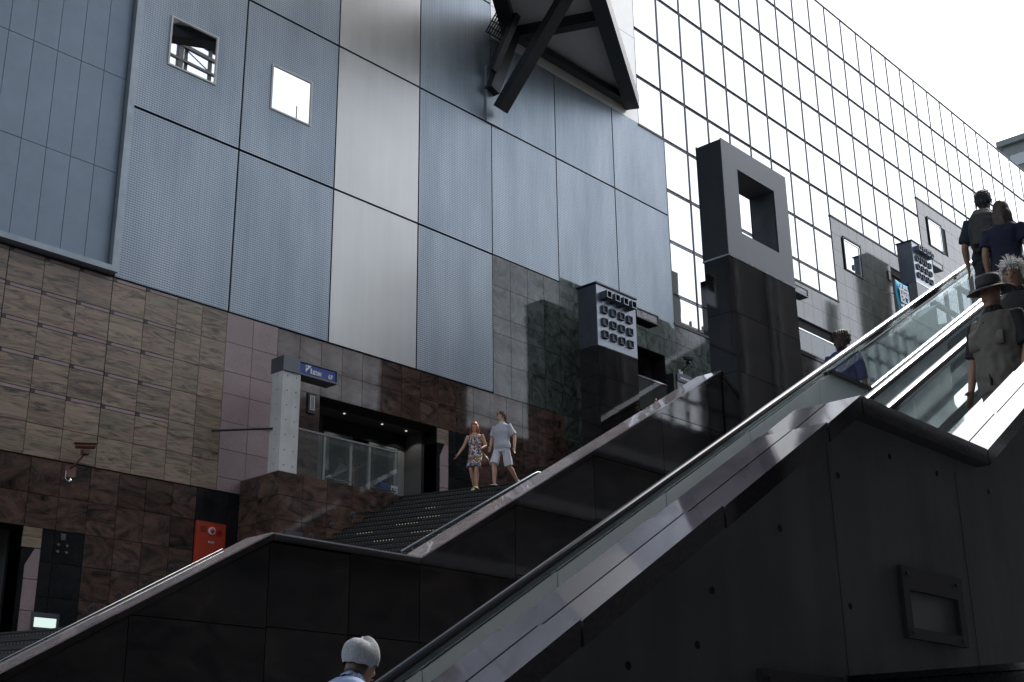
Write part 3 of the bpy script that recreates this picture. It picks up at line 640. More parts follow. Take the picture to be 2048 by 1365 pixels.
# ------------------------------------------------------------------ staircase (steps run slightly askew to the wall)
SK = 0.31; YS0, YS1 = 18.24, 23.86
ST = thing('staircase', 'wide black stone staircase dotted with small lights beside the wall', 'staircase')
def xo(y): return -SK * (y - 23.9)
sm = MB().prism_z([(xo(YS0), YS0), (xo(YS0) + .62, YS0), (xo(YS1) + .62, YS1), (xo(YS1), YS1)], -.165, -.03).prism_z([(xo(YS0) - .03, YS0), (xo(YS0) + .62, YS0), (xo(YS1) + .62, YS1), (xo(YS1) - .03, YS1)], -.028, 0)
smesh = sm.mesh('step'); smesh.materials.append(MATS['step_granite'])
dm = MB(); nd = 78
for i in range(nd):
    y = YS0 + .06 + (YS1 - YS0 - .12) * i / (nd - 1); x = xo(y) - .012
    dm.box(x - .006, x + .006, y - .008, y + .008, -.075, -.059)
dmesh = dm.mesh('led_dots'); dmesh.materials.append(MATS['led_unlit'])
LIT = {}
def add_step(x, z, litrange=None, dots=True):
    o = bpy.data.objects.new('step', smesh); col.objects.link(o); o.parent = ST; o.location = (x, 0, z)
    if dots:
        d = bpy.data.objects.new('led_dots', dmesh); col.objects.link(d); d.parent = o; d['kind'] = 'stuff'
    if litrange:
        m = MB()
        for i in range(nd):
            y = YS0 + .06 + (YS1 - YS0 - .12) * i / (nd - 1); xx = xo(y) - .014
            if any(a <= y <= b for a, b in litrange): m.box(xx - .005, xx + .005, y - .007, y + .007, -.074, -.060)
        d = m.build('lit_dots', 'led_lit', o); d['kind'] = 'stuff'
def slab(x0, x1, z): # landing between noses x0..x1 (at the wall)
    MB().prism_z([(xo(YS0) + x0 + .31, YS0), (xo(YS0) + x1 + .3, YS0), (xo(YS1) + x1 + .3, YS1), (xo(YS1) + x0 + .31, YS1)], z - .16, z - .001).build('landing', 'step_granite', ST)
lit = {3: [(21.3, 21.7)], 5: [(19.6, 20.3)], 7: [(20.6, 21.2)], 8: [(18.8, 19.3), (20.3, 20.9)], 10: [(20.9, 21.2)], 9: [(19.0, 19.4)], 4: [(20.5, 21.0), (19.3, 19.5)], 6: [(21.5, 21.9)]}
for kk in range(14): add_step(9.0 - .3 * kk, 2.63 - .17 * kk)
slab(9.0, 12.15, 2.63)
for kk in range(1, 13): add_step(12.15 + .3 * kk, 2.63 + .17 * kk)
slab(15.75, 16.38, 4.67)
for kk in range(1, 14): add_step(16.38 + .3 * kk, 4.67 + .17 * kk, lit.get(kk))
slab(20.28, 23.45, 6.88)
for kk in range(1, 13): add_step(23.45 + .3 * kk, 6.88 + .17 * kk)
slab(27.05, 27.7, 8.92)
for kk in range(1, 14): add_step(27.7 + .3 * kk, 8.92 + .17 * kk)
slab(31.6, 34.8, 11.13)
for kk in range(1, 26): add_step(34.8 + .3 * kk, 11.13 + .17 * kk)

# ------------------------------------------------------------------ granite parapet along the stairs
YP = 17.5
PR = [(2.0, -2.05), (13.17, 4.27), (16.58, 4.27), (30.05, 12.05), (33.5, 12.05), (46.0, 19.26)]
def prof(x):
    for (a, za), (b, zb) in zip(PR, PR[1:]):
        if a <= x <= b: return za + (zb - za) * (x - a) / (b - a)
PP = thing('granite_parapet', 'polished black brown granite parapet beside the staircase', 'parapet')
body = [(x, z - .16) for x, z in PR]
MB().prism_y([(2.75, GZ), (46, GZ)] + [(x, z) for x, z in reversed(body) if z > GZ], YP + .05, YP + .69).build('core', 'joint_dark', PP)
bay = [2.9, 5.4, 8.0, 10.6, 13.13, 14.88, 16.58, 19.22, 21.84, 24.5, 27.2, 30.65, 33.5, 36.2, 38.9, 41.6, 44.3]
CT = .14
for a, b in zip(bay, bay[1:]):
    if a == 27.2: continue
    pa, pb = prof(a + .001) - CT, prof(b - .001) - CT; lo = min(pa, pb)
    zsplit = 2.71 if 10 < a < 16 else lo
    pts = [(a, lo), (b, lo), (b, pb), (a, pa)]
    top_lo = lo
    if abs(pa - pb) > .05:
        if lo > GZ: MB().prism_y([(a + .008, lo + .008), (b - .008, lo + .008), (b - .008, pb - .02)], YP, YP + .045).build('tile', 'parapet_granite', PP)
    z1 = lo
    first = True
    while z1 > GZ + .05:
        z0 = zsplit if (first and zsplit < lo) else z1 - 1.42
        z0 = max(z0, GZ); piece('tile', 'parapet_granite', PP, a + .008, b - .008, YP, YP + .045, z0 + .008, z1 - .008, .0015); z1 = z0; first = False
for (a, za), (b, zb) in zip(PR, PR[1:]):
    L = b - a; n = max(1, round(L / 2.62)); xs = frange(a, b, n)
    for c, d in zip(xs, xs[1:]):
        if c > 26.9 and d < 30.7: continue
        d2 = min(d, 27.2) if c < 27.2 else d
        c2 = max(c, 30.62) if d > 30.62 and c < 30.62 and c > 27 else c
        zc, zd = za + (zb - za) * (c2 - a) / L, za + (zb - za) * (d2 - a) / L
        if zd < GZ: continue
        MB().prism_y([(c2 + .006, zc - .028), (d2 - .006, zd - .028), (d2 - .006, zd), (c2 + .006, zc)], YP - .02, YP + .72).build('coping', 'coping_granite', PP)
        MB().prism_y([(c2 + .006, zc - CT), (d2 - .006, zd - CT), (d2 - .006, zd - .030), (c2 + .006, zc - .030)], YP - .03, YP + .71).build('coping_edge', 'parapet_granite', PP)
HR = thing('stair_handrail', 'thin steel handrail along the lower stair flight behind the parapet', 'handrail')
off = .30
YH = 18.42
pts = [(16.95, YH, 4.54), (20.85, YH, 6.73), (20.99, YH, 6.80), (21.3, YH - .02, 6.80), (21.36, YH - .04, 6.74)]
MB().tube(pts, .026, 10).build('tube', 'rail_steel', HR, True)
for i in range(5):
    x = 17.2 + .85 * i; z = 4.54 + (x - 16.95) * .5615; MB().tube([(x, YH, z - .02), (x, YH - .06, z - .10), (x, YH - .2, z - .14)], .012, 8).build('bracket', 'dark_steel', HR)
H2 = thing('stair_handrail', 'thin bright handrail along the lowest parapet slope at far left', 'handrail')
MB().tube([(6.0, YP + .74, .24), (12.7, YP + .74, 4.03)], .009, 8).build('tube', 'rail_steel', H2, True)
for i in range(6): MB().tube([(6.4 + i * 1.2, YP + .74, .46 + i * 1.2 * .567), (6.4 + i * 1.2, YP + .715, .38 + i * 1.2 * .567)], .008, 8).build('bracket', 'dark_steel', H2)

# round step lights let into the wall beside the stairs
SLm = None
for i, (x, y, z) in enumerate([(13.60, YW, 3.71), (14.19, YW, 4.04), (14.78, YW, 4.38), (15.37, YW, 4.72), (17.94, YB, 5.53), (18.54, YB, 5.87), (19.14, YB, 6.2), (19.74, YB, 6.54), (25.5, YW, 8.29), (26.1, YW, 8.64), (26.7, YW, 8.99)]):
    where = 'in the dark wall' if i < 4 else ('in the red granite block' if i < 8 else 'behind the walking man')
    S = thing('step_light', 'small round black step light %s, %s' % (where, ['lowest of the row', 'second lowest of the row', 'third from below', 'highest of the row'][i % 4 if i < 8 else (i - 8)]), 'light', 'round step lights', (x, y, z))
    MB().disc_y(0, 0, .065, -.02, -.001, 20).build('rim', 'lamp_case', S); MB().disc_y(.005, -.005, .042, -.026, -.019, 16).build('lens', 'black_paint', S)

# ------------------------------------------------------------------ small things on the left wall
FB = thing('fire_hydrant_cabinet', 'bright red fire hydrant cabinet on the dark granite wall', 'cabinet')
MB().box(15.9, 16.66, YW - .06, YW - .004, 4.3, 5.81).build('door', 'fire_red', FB)
for i in range(4): MB().box(16.0, 16.15, YW - .066, YW - .06, 5.58 + i * .035, 5.592 + i * .035).build('vent_slot', 'hair_brown', FB)
MB().disc_y(16.29, 5.62, .085, YW - .09, YW - .06, 20).build('lamp_ring', 'sign_white', FB); MB().ball((16.29, YW - .09, 5.62), .055, .05, .055, 12, 7).build('lamp_dome', 'lens_red', FB, True)
mb = MB().disc_y(16.49, 5.60, .075, YW - .075, YW - .06, 20); mb.build('alarm_button', 'lens_red', FB); MB().disc_y(16.49, 5.60, .03, YW - .082, YW - .075, 12).build('push_plate', 'rubber_black', FB)
text('消火栓', .058, 'sign_white', FB, (16.21, YW - .064, 5.345), 1.0, .001)

def sec_camera(x, z, label, s=1.0, body='camera_brown', plate='camera_plate'):
    C_ = thing('security_camera', label, 'camera', None, (x, YW, z))
    MB().box(-.12 * s, .12 * s, -.025, -.002, -.11 * s, .11 * s).build('wall_plate', plate, C_)
    for a in (-.1, .1):
        for b in (-.09, .09): MB().disc_y(a * s, b * s, .012 * s, -.034, -.024, 8).build('bolt', 'chrome', C_)
    MB().tube([(0, -.02, .07 * s), (.03 * s, -.14 * s, .13 * s), (.12 * s, -.30 * s, .34 * s)], .022 * s, 8).build('arm', body, C_, True)
    MB().box(.06 * s, .2 * s, -.38 * s, -.24 * s, .33 * s, .42 * s).build('head_mount', body, C_)
    b_ = MB(); b_.loft([((-.08 * s, -.28 * s, .47 * s), .06 * s, .05 * s), ((.28 * s, -.36 * s, .51 * s), .06 * s, .05 * s)], (0, 1, 0), 8); b_.build('housing', body, C_)
    MB().bar((-.12 * s, -.27 * s, .53 * s), (.34 * s, -.37 * s, .58 * s), .15 * s, .012 * s).build('sun_shield', body, C_)
    MB().tube([(.28 * s, -.36 * s, .51 * s), (.30 * s, -.365 * s, .512 * s)], .045 * s, 12).build('lens', 'black_paint', C_)
    MB().tube([(.0, -.03, -.14 * s), (.0, -.06, -.24 * s)], .035 * s, 10).build('junction', 'chrome', C_, True)
    MB().tube([(-.1 * s, -.03, .0), (-.11 * s, -.05, -.16 * s), (-.02 * s, -.06, -.23 * s)], .006 * s, 6).build('cable', 'sign_white', C_, True); return C_
sec_camera(12.84, 6.37, 'brown security camera on a bent arm at the left wall')
sec_camera(34.68, 13.55, 'dark security camera on an arm above the notice board', .9, 'black_paint', 'sign_white')
CP = thing('call_panel', 'small steel plate with four round buttons on black granite', 'call panel')
MB().box(12.79, 12.89, YW - .02, YW - .003, 4.97, 5.10).build('plate', 'stainless', CP)
for x in (12.745, 12.935):
    for z in (4.735, 4.87): MB().disc_y(x, z, .028, YW - .03, YW - .003, 14).build('button', 'chrome', CP)
def recess_light(x0, x1, z0, z1, y, lit, label, fy=0.0):
    L = thing('recessed_light', label, 'light'); t = .055 if not lit else .05
    mb = MB()
    for q in ((x0, x0 + t, z0, z1), (x1 - t, x1, z0, z1), (x0 + t, x1 - t, z0, z0 + t * .8), (x0 + t, x1 - t, z1 - t * (1.7 if not lit else 1.9), z1)): mb.box(q[0], q[1], y - .022, y - .003, q[2], q[3])
    mb.build('frame', 'lamp_case', L)
    MB().box(x0 + t, x1 - t, y - .006, y - .003, z0 + t * .8, z1 - t * 1.7).build('lens', 'lamp_glow' if lit else 'lamp_glass', L)
    for x in (x0 + .05, x1 - .05):
        for z in (z0 + .025, z1 - .03): MB().disc_y(x, z, .008, y - .026, y - .022, 8).build('screw', 'dark_steel', L)
    return L
recess_light(12.36, 12.93, 3.20, 3.52, YW, True, 'glowing pale green recessed light by the lower left doorway')
WL = thing('wall_lamp', 'slim framed wall lamp left of the shop entrance', 'lamp'); MB().box(18.82, 19.06, YW - .05, YW - .003, 8.86, 9.37).build('case', 'black_paint', WL)
mb = MB()
for q in ((18.87, 18.885, 8.94, 9.30), (18.995, 19.01, 8.94, 9.30), (18.885, 18.995, 8.94, 8.955), (18.885, 18.995, 9.285, 9.30)): mb.box(q[0], q[1], YW - .06, YW - .05, q[2], q[3])
mb.build('frame', 'window_frame', WL); MB().box(18.89, 18.99, YW - .056, YW - .051, 8.96, 9.28).build('lens', 'lamp_glass', WL)
W2 = thing('wall_lamp', 'slim wall lamp above the blue banner doorway', 'lamp'); MB().box(51.45, 51.72, YW - .05, YW - .003, 21.85, 22.32).build('case', 'black_paint', W2); MB().box(51.5, 51.67, YW - .056, YW - .05, 21.92, 22.25).build('lens', 'window_frame', W2)

# cone, board, banner
TC = thing('traffic_cone', 'orange and white striped traffic cone beside the near tube pylon', 'cone', None, (30.72, YB - .35, 10.72))
MB().box(-.19, .19, -.19, .19, 0, .04).build('base', 'rubber_black', TC)
cz = [.04, .22, .33, .48, .58, .68]; cr = lambda z: .13 - .105 * z / .70
for i, (a, b) in enumerate(zip(cz, cz[1:])): MB().loft([((0, 0, a), cr(a), cr(a)), ((0, 0, b), cr(b), cr(b))], (0, 1, 0), 20).build('band', 'cone_orange' if i % 2 == 0 else 'sign_white', TC, True)
MB().loft([((0, 0, .04), .0, .0), ((0, 0, .69), .0, .0)], (0, 1, 0), 3)
NB = thing('notice_board', 'dark framed notice board standing behind the parapet', 'board')
MB().box(32.2, 33.35, YB - .02, YB + .30, 10.6, 12.66).build('case', 'dark_steel', NB)
MB().prism_y([(32.36, 12.42), (33.35, 12.42), (33.35, 12.62), (33.1, 12.70), (32.8, 12.72), (32.36, 12.66)], YB - .06, YB - .022).build('header', 'pylon_steel', NB)
MB().box(32.36, 33.3, YB - .04, YB - .022, 11.0, 12.40).build('poster', 'sign_grey', NB)
for x, z, ww, hh in ((32.5, 11.9, .3, .35), (32.95, 12.0, .25, .3), (32.6, 11.5, .5, .3)): MB().box(x, x + ww, YB - .046, YB - .041, z, z + hh).build('print', 'sign_white', NB)
for i in range(7): MB().box(32.52 + i * .09, 32.58 + i * .09, YB - .066, YB - .061, 12.51, 12.58).build('lettering', 'sign_white', NB)
BN = thing('banner', 'bright cyan vertical banner with large white characters', 'banner')
bm_ = MB(); rows = 12
for i in range(rows + 1):
    for j in range(5):
        x = 48.5 + 1.15 * j / 4; z = 20.55 - 3.2 * i / rows; bm_.v.append((x, YB - .25 + .03 * math.sin(i * .9 + j * .7), z))
for i in range(rows):
    for j in range(4): a = i * 5 + j; bm_.f.append((a, a + 1, a + 6, a + 5))
o = bm_.build('cloth', 'banner_cyan', BN, True); sd = o.modifiers.new('t', 'SOLIDIFY'); sd.thickness = .006
for ch, z in (('歯', 19.62), ('科', 18.72)): text(ch, .95, 'banner_blue', BN, (49.075, YB - .31, z), 1.0, .035, align='CENTER'); text(ch, .95, 'sign_white', BN, (49.075, YB - .325, z), 1.0, .012, align='CENTER')
MB().tube([(48.9, YB - .2, 20.0), (48.2, YB + .2, 20.0)], .02, 8).build('pole', 'camera_plate', BN)
MB().box(48.6, 49.6, YB - .31, YB - .295, 17.5, 18.3).build('picture_band', 'banner_blue', BN)

# ------------------------------------------------------------------ escalators
TS = math.tan(R(30))
def incl(x, off): return TS * x + off
def escalator(yc, off, x0, x1, label, solid_until, far_glass=True, near=True):
    E_ = thing('escalator', label, 'escalator', 'three parallel escalators')
    def strip(name, y0, y1, lo, hi, mat, a=x0, b=x1, sm=False): return MB().prism_y([(a, incl(a, off + lo)), (b, incl(b, off + lo)), (b, incl(b, off + hi)), (a, incl(a, off + hi))], y0, y1).build(name, mat, E_, sm)
    for s in (-1, 1):
        yh = yc + s * .575
        # rounded handrail belt
        t = Vector((math.cos(R(30)), 0, math.sin(R(30)))); ring = [(-.040, -.012), (-.040, .006), (-.032, .022), (-.015, .030), (.015, .030), (.032, .022), (.040, .006), (.040, -.012)]
        mb = MB(); nrm = Vector((-math.sin(R(30)), 0, math.cos(R(30))))
        P = [Vector((x, yh, incl(x, off + .91))) + Vector((0, a, 0)) + nrm * b for x in (x0, x1) for a, b in ring]
        mb.poly(P, [tuple(range(8)), tuple(range(15, 7, -1))] + [(i, (i + 1) % 8, (i + 1) % 8 + 8, i + 8) for i in range(8)])
        mb.build('handrail', 'rubber', E_)
        strip('handrail_guide', yh - .022, yh + .022, .855, .893, 'chrome')
        # balustrade: steel lower run, glass further up
        su = solid_until
        n = 0; x = x0
        while x < su - .05:
            b = min(x + 1.24, su); strip('steel_panel', yh - .012, yh + .012, .30, .855, 'stainless', x + .004, b - .004); x = b
        x = su
        while x < x1 - .05:
            b = min(x + 1.6, x1); strip('glass_panel', yh - .006, yh + .006, .36, .855, 'balustrade_glass', x + .004, b - .004); x = b
        strip('deck', yh - .10, yh + .10, .26, .30, 'stainless'); strip('skirt', yh - s * .07 - .01, yh - s * .07 + .01, -.05, .258, 'stainless')
    MB().prism_y([(x0, incl(x0, off - .9)), (x1, incl(x1, off - .9)), (x1, incl(x1, off - .22)), (x0, incl(x0, off - .22))], yc - .56, yc + .56).build('truss', 'dark_steel', E_)
    # side cladding down to the floor on the near side
    smm = MB().box(0, .40, -.49, .49, -.20, 0); 
    for i in range(18): smm.box(0.0, .40, -.47 + i * .053, -.455 + i * .053, .001, .008)
    me = smm.mesh('step'); me.materials.append(MATS['step_metal'])
    x = x0
    while x < x1:
        o = bpy.data.objects.new('step', me); col.objects.link(o); o.parent = E_; o.location = (x, yc, incl(x, off)); x += .3464
    return E_
escalator(6.43, -3.85, 3.9, 19, 'far escalator beside the granite void carrying the man in the beanie', 11.2)
escalator(4.925, -3.15, 2.7, 19, 'middle escalator carrying the backpack couple upward', 10.35)
escalator(3.425, -3.15, 2.7, 19, 'near escalator carrying the man in the dark hat', 7.2)
# solid steel infill wedge below the middle escalator's far handrail
WDG = thing('steel_infill', 'brushed steel side cladding beneath the far handrail', 'cladding')
xs = [2.8, 4.0, 5.2, 6.4, 7.65, 8.87, 10.1, 11.25]
for a, b in zip(xs, xs[1:]):
    za, zb = incl(a, -3.15 + .84), incl(b, -3.15 + .84)
    lo = incl(a, -3.15 + .2)
    if b < 10.3: MB().prism_y([(a + .005, incl(a, -3.0)), (b - .005, incl(b, -3.0)), (b - .005, zb), (a + .005, za)], 5.46, 5.475).build('panel', 'side_cladding', WDG)
MB().prism_y([(10.1, incl(10.1, -2.8)), (11.2, 3.55), (11.2, 3.65), (10.35, 3.65), (10.1, incl(10.1, -2.31))], 5.46, 5.475).build('panel', 'side_cladding', WDG)
MB().bar((10.33, 5.45, 3.66), (11.25, 5.45, 3.66), .05, .03).build('edge_strip', 'black_paint', WDG)

# ------------------------------------------------------------------ foreground concrete wall with granite coping
YC = 2.35
FR = [(0.2, 1.52 - 4.45 * TS), (4.65, 1.52), (5.86, 1.52), (15.0, 1.52 + 9.14 * TS)]
FW = thing('concrete_wall', 'dark fair faced concrete wall with zigzag granite coping in the foreground', 'wall')
CTF = .075
MB().prism_y([(.2, GZ), (15, GZ), (15, FR[3][1] - CTF), (5.86, 1.52 - CTF), (4.65, 1.52 - CTF), (.2, FR[0][1] - CTF)], YC + .05, YC + .27).build('body', 'concrete_wall', FW)
for (a, za), (b, zb) in zip(FR, FR[1:]):
    L = b - a; sl_ = (zb - za) / L
    xs = [.2, .55, 1.31, 2.07, 2.83, 3.59, 4.35, 4.65] if a < 1 else ([4.65, 5.86] if a < 5 else [5.86] + [6.42 + .76 * i for i in range(11)] + [15.0])
    for c, d in zip(xs, xs[1:]):
        zc, zd = za + sl_ * (c - a), za + sl_ * (d - a)
        for y0, y1 in ((YC - .02, YC + .130), (YC + .140, YC + .29)): MB().prism_y([(c + .006, zc - CTF), (d - .006, zd - CTF), (d - .006, zd), (c + .006, zc)], y0, y1).build('coping', 'coping_dark', FW)
for i, (x, z) in enumerate([(1.497, .265), (1.881, .28), (1.688, .377), (1.883, .491), (2.076, .558), (2.262, .559), (2.49, .561), (1.454, .189), (1.302, .153), (2.07, .33), (2.68, .30)]):
    MB().disc_y(x * YC * 1.021, z * YC * 1.021, .013, YC + .0485, YC + .0496, 14).build('tie_hole', 'joint_dark', FW)
for x in (4.45, 5.62, 6.75): MB().box(x - .001, x + .001, YC + .0488, YC + .0496, GZ, 1.38 if x < 5.9 else 1.9).build('form_joint', 'joint_dark', FW)
recess_light(4.93, 5.49, .585, .875, YC + .05, False, 'unlit square recessed light in the foreground concrete wall')
recess_light(3.82, 4.37, .13, .40, YC + .05, False, 'unlit recessed light cut by the bottom edge of the picture')
DB = thing('dark_plinth', 'black granite plinth jutting from the concrete wall at lower right', 'plinth')
MB().box(4.45, 12, .9, YC + .045, GZ, .385).build('body', 'black_granite', DB); MB().box(4.43, 12, .88, YC + .045, .387, .41).build('top_slab', 'black_granite', DB)

# ------------------------------------------------------------------ distant building past the end of the wall
FBD = thing('far_building', 'grey green building corner rising beyond the end of the glass wall', 'building')
MB().box(100, 120, 25.0, 35.0, GZ, 51.2).build('wall', 'far_wall', FBD); MB().box(99.6, 120.4, 24.8, 35.3, 51.2, 51.7).build('parapet', 'far_wall', FBD)
for i in range(5):
    for j in range(3): MB().box(99.9, 100.05, 33.2 - i * 1.6, 34.4 - i * 1.6, 49.2 - j * 2.4, 50.2 - j * 2.4).build('window', 'door_glass', FBD)

# ------------------------------------------------------------------ people
def remesh(mb, name, mat, parent, voxel=.011, smooth=4, fold=0.0, fscale=9.0):
    me = mb.mesh(name); o = bpy.data.objects.new(name, me); col.objects.link(o)
    m = o.modifiers.new('r', 'REMESH'); m.mode = 'VOXEL'; m.voxel_size = voxel
    s_ = o.modifiers.new('s', 'SMOOTH'); s_.factor = .5; s_.iterations = smooth
    dg = bpy.context.evaluated_depsgraph_get(); new = bpy.data.meshes.new_from_object(o.evaluated_get(dg)); bpy.data.objects.remove(o); bpy.data.meshes.remove(me)
    new.name = name; new.materials.clear()
    if fold:
        ns = [v.normal.copy() for v in new.vertices]
        for v, nn in zip(new.vertices, ns):
            c = v.co; f = .9 - 2.2 * abs(noise.noise(Vector((c.x * fscale * .8 + 3, c.y * fscale * .8, c.z * fscale * .35)))) + .6 * noise.noise(Vector((c.x * fscale * 1.3, c.y * fscale * 1.3, c.z * fscale * .45))) + .5 * noise.noise(c * fscale * 2.1)
            v.co = c + nn * (f * fold)
    return link(name, new, mat, parent, True)

class Person:
    """front = +x, left = +y; sizes in metres for a 1.75 m figure, scaled by the parent"""
    def __init__(s, label, loc, heading, H, lean=0.0, voxel=.011):
        s.o = thing('person', label, 'person', None, loc); s.o.rotation_euler = (0, 0, heading); s.o.scale = (H / 1.75,) * 3; s.vx = voxel
        s.lean = lean; s.J = {}
        s.T = Matrix.Translation((0, 0, .95)) @ Matrix.Rotation(lean, 4, 'Y') @ Matrix.Translation((0, 0, -.95))
        s.headM = None
        for sd, k_ in ((1, 'L'), (-1, 'R')):
            s.J['hip' + k_] = Vector((0, sd * .088, .93)); s.J['knee' + k_] = Vector((.03, sd * .095, .50)); s.J['ank' + k_] = Vector((-.01, sd * .10, .085)); s.J['yawf' + k_] = sd * .12
            s.J['sho' + k_] = s.T @ Vector((0, sd * .175, 1.415)); s.J['elb' + k_] = Vector((-.03, sd * .235, 1.13)); s.J['wri' + k_] = Vector((.06, sd * .245, .88))
    def t(s, x, y, z): return s.T @ Vector((x, y, z))
    def torso_secs(s, g=0.0, z0=.84, z1=1.50, fat=0.0):
        base = [(.80, .150, .105, -.005), (.88, .168, .118, -.008), (.96, .165, .115, 0), (1.06, .142, .102, .004), (1.15, .146, .106, .006), (1.26, .162, .118, .008), (1.36, .170, .108, 0), (1.42, .155, .088, -.006), (1.46, .095, .068, -.008), (1.50, .060, .060, -.004)]
        return [(s.t(x, 0, z), a + g + fat * (.5 if z > 1.3 else 1), b + g + fat * (1.4 if .9 < z < 1.3 else .3)) for z, a, b, x in base if z0 <= z <= z1]
    def head(s, mb, yaw=0.0, pitch=0.0):
        c = s.t(.015, 0, 1.625); s.hc = c; M = Matrix.Translation(c) @ Matrix.Rotation(yaw, 4, 'Z') @ Matrix.Rotation(pitch, 4, 'Y'); s.headM = M
        secs = [(-.122, .026, .026, .060), (-.108, .044, .052, .040), (-.075, .058, .075, .020), (-.03, .067, .090, .006), (.02, .073, .096, 0), (.06, .072, .096, -.004), (.095, .055, .078, -.006), (.118, .022, .035, -.006)]
        mb.loft([(M @ Vector((x, 0, z)), a, b) for z, a, b, x in secs], M.to_3x3() @ Vector((0, 1, 0)), 16)
        mb.loft([(M @ Vector((.085, 0, .02)), .008, .008), (M @ Vector((.108, 0, -.018)), .014, .012), (M @ Vector((.098, 0, -.034)), .017, .010)], M.to_3x3() @ Vector((0, 1, 0)), 8)
        for sd in (-1, 1): mb.ball(M @ Vector((-.005, sd * .076, -.005)), .018, .010, .030, 8, 6)
        mb.tube([s.t(-.012, 0, 1.43), s.t(0, 0, 1.50), M @ Vector((-.008, 0, -.07))], [.060, .055, .056], 12)
    def hand(s, mb, e, wv, k_, curl=.5):
        d = (wv - e).normalized(); sd = 1 if k_ == 'L' else -1
        f = Vector((1, 0, 0)); f = (f - d * f.dot(d)).normalized(); pl = d.cross(f).normalized()
        mb.loft([(wv - d * .01, .026, .020), (wv + d * .04, .038, .016), (wv + d * .085, .040, .014)], f, 10)
        for i, (o_, L) in enumerate(((.030, .070), (.010, .080), (-.010, .075), (-.029, .058))):
            a = wv + d * .08 + f * o_; b = a + d * L * .5 + pl * (-sd * .012 * curl); c = b + d * L * .45 + pl * (-sd * .035 * curl); mb.tube([a, b, c], [.0095, .009, .0075], 7)
        a = wv + d * .02 + f * .03; mb.tube([a, a + d * .035 + f * .030, a + d * .065 + f * .038], [.012, .0105, .008], 7)
    def body(s, skin='skin', yaw=0.0, pitch=0.0, curl=.5, legs=True, fat=0.0):
        mb = MB(); J = s.J
        mb.loft(s.torso_secs(0, .80, 1.5, fat), (0, 1, 0), 18); s.head(mb, yaw, pitch)
        for k_ in 'LR':
            h, e, w_ = J['sho' + k_], J['elb' + k_], J['wri' + k_]; m1 = h.lerp(e, .35); m2 = e.lerp(w_, .3)
            mb.tube([h, m1, e, m2, w_], [.054, .050, .040, .041, .026], 12); s.hand(mb, e, w_, k_, curl)
            if legs:
                h, q, a = J['hip' + k_], J['knee' + k_], J['ank' + k_]; m2 = q.lerp(a, .3) + Vector((-.018, 0, 0))
                mb.tube([h, h.lerp(q, .4), q, m2, q.lerp(a, .7), a], [.092, .080, .055, .058, .043, .036], 14)
                s.foot(mb, k_, 0)
        b = remesh(mb, 'body', skin, s.o, s.vx)
        for sd in (-1, 1): MB().ball(s.headM @ Vector((.086, sd * .031, .008)), .008, .012, .007, 8, 6).build('eye', 'eye_dark', s.o, True)
        MB().ball(s.headM @ Vector((.094, 0, -.062)), .007, .022, .005, 8, 6).build('mouth', 'lip', s.o, True)
        return b
    def foot(s, mb, k_, g):
        a = s.J['ank' + k_]; y = s.J['yawf' + k_]; p = s.J.get('pit' + k_, 0.0)
        d = Vector((math.cos(y) * math.cos(p), math.sin(y) * math.cos(p), -math.sin(p))); u = Vector((math.cos(y) * math.sin(p), math.sin(y) * math.sin(p), math.cos(p))); sdv = Vector((-math.sin(y), math.cos(y), 0))
        q = lambda x, z: a + d * x + u * z
        mb.loft([(q(-.07, -.045), .030 + g, .035 + g), (q(-.01, -.04), .036 + g, .042 + g), (q(.07, -.052), .044 + g, .030 + g), (q(.13, -.062), .046 + g, .020 + g), (q(.175, -.066), .032 + g, .013 + g)], sdv, 12)
    def shoes(s, mat, g=.006):
        for k_ in 'LR':
            mb = MB(); s.foot(mb, k_, g); remesh(mb, 'shoe', mat, s.o, .009, 2)
    def shirt(s, mat, g=.018, sleeve=.62, z0=.86, fat=0.0, fold=.007, name='shirt', collar=True, slv=.016):
        mb = MB(); mb.loft(s.torso_secs(g, z0, 1.47, fat), (0, 1, 0), 20)
        for k_ in 'LR':
            h, e, w_ = s.J['sho' + k_], s.J['elb' + k_], s.J['wri' + k_]
            if sleeve <= 1: mb.tube([h + Vector((0, 0, .004)), h.lerp(e, sleeve * .5), h.lerp(e, sleeve)], [.054 + slv, .058 + slv, .062 + slv], 14)
            else: mb.tube([h, h.lerp(e, .5), e, e.lerp(w_, sleeve - 1)], [.056 + slv, .052 + slv, .046 + slv, .040 + slv], 14)
        o = remesh(mb, name, mat, s.o, s.vx, 3, fold)
        if collar:
            c = MB(); n = 14
            for i in range(n):
                a0, a1 = [2 * math.pi * (i + q) / n for q in (0, 1)]
                pts = [s.t(.066 * math.cos(a) + .0, .066 * math.sin(a), 1.515) for a in (a0, a1)] + [s.t(.092 * math.cos(a), .092 * math.sin(a), 1.47 - (.03 if math.cos(a) > .8 else 0)) for a in (a1, a0)]
                c.poly(pts, [(0, 1, 2, 3)])
            oc = c.build('collar', mat, s.o, True); m = oc.modifiers.new('t', 'SOLIDIFY'); m.thickness = .006
        return o
    def shorts(s, mat, length=1.02, flare=.03, z1=1.0):
        mb = MB(); mb.loft(s.torso_secs(.020, .80, z1), (0, 1, 0), 18)
        for k_ in 'LR':
            h, q, a = s.J['hip' + k_], s.J['knee' + k_], s.J['ank' + k_]
            if length <= 1.02: mb.tube([h, h.lerp(q, .5), h.lerp(q, length)], [.100, .090, .078 + flare], 16)
            else: mb.tube([h, h.lerp(q, .5), q, q.lerp(a, length - 1)], [.108, .095, .076, .062 + flare], 16)
        return remesh(mb, 'shorts' if length < 1.3 else 'trousers', mat, s.o, s.vx, 3, .006)
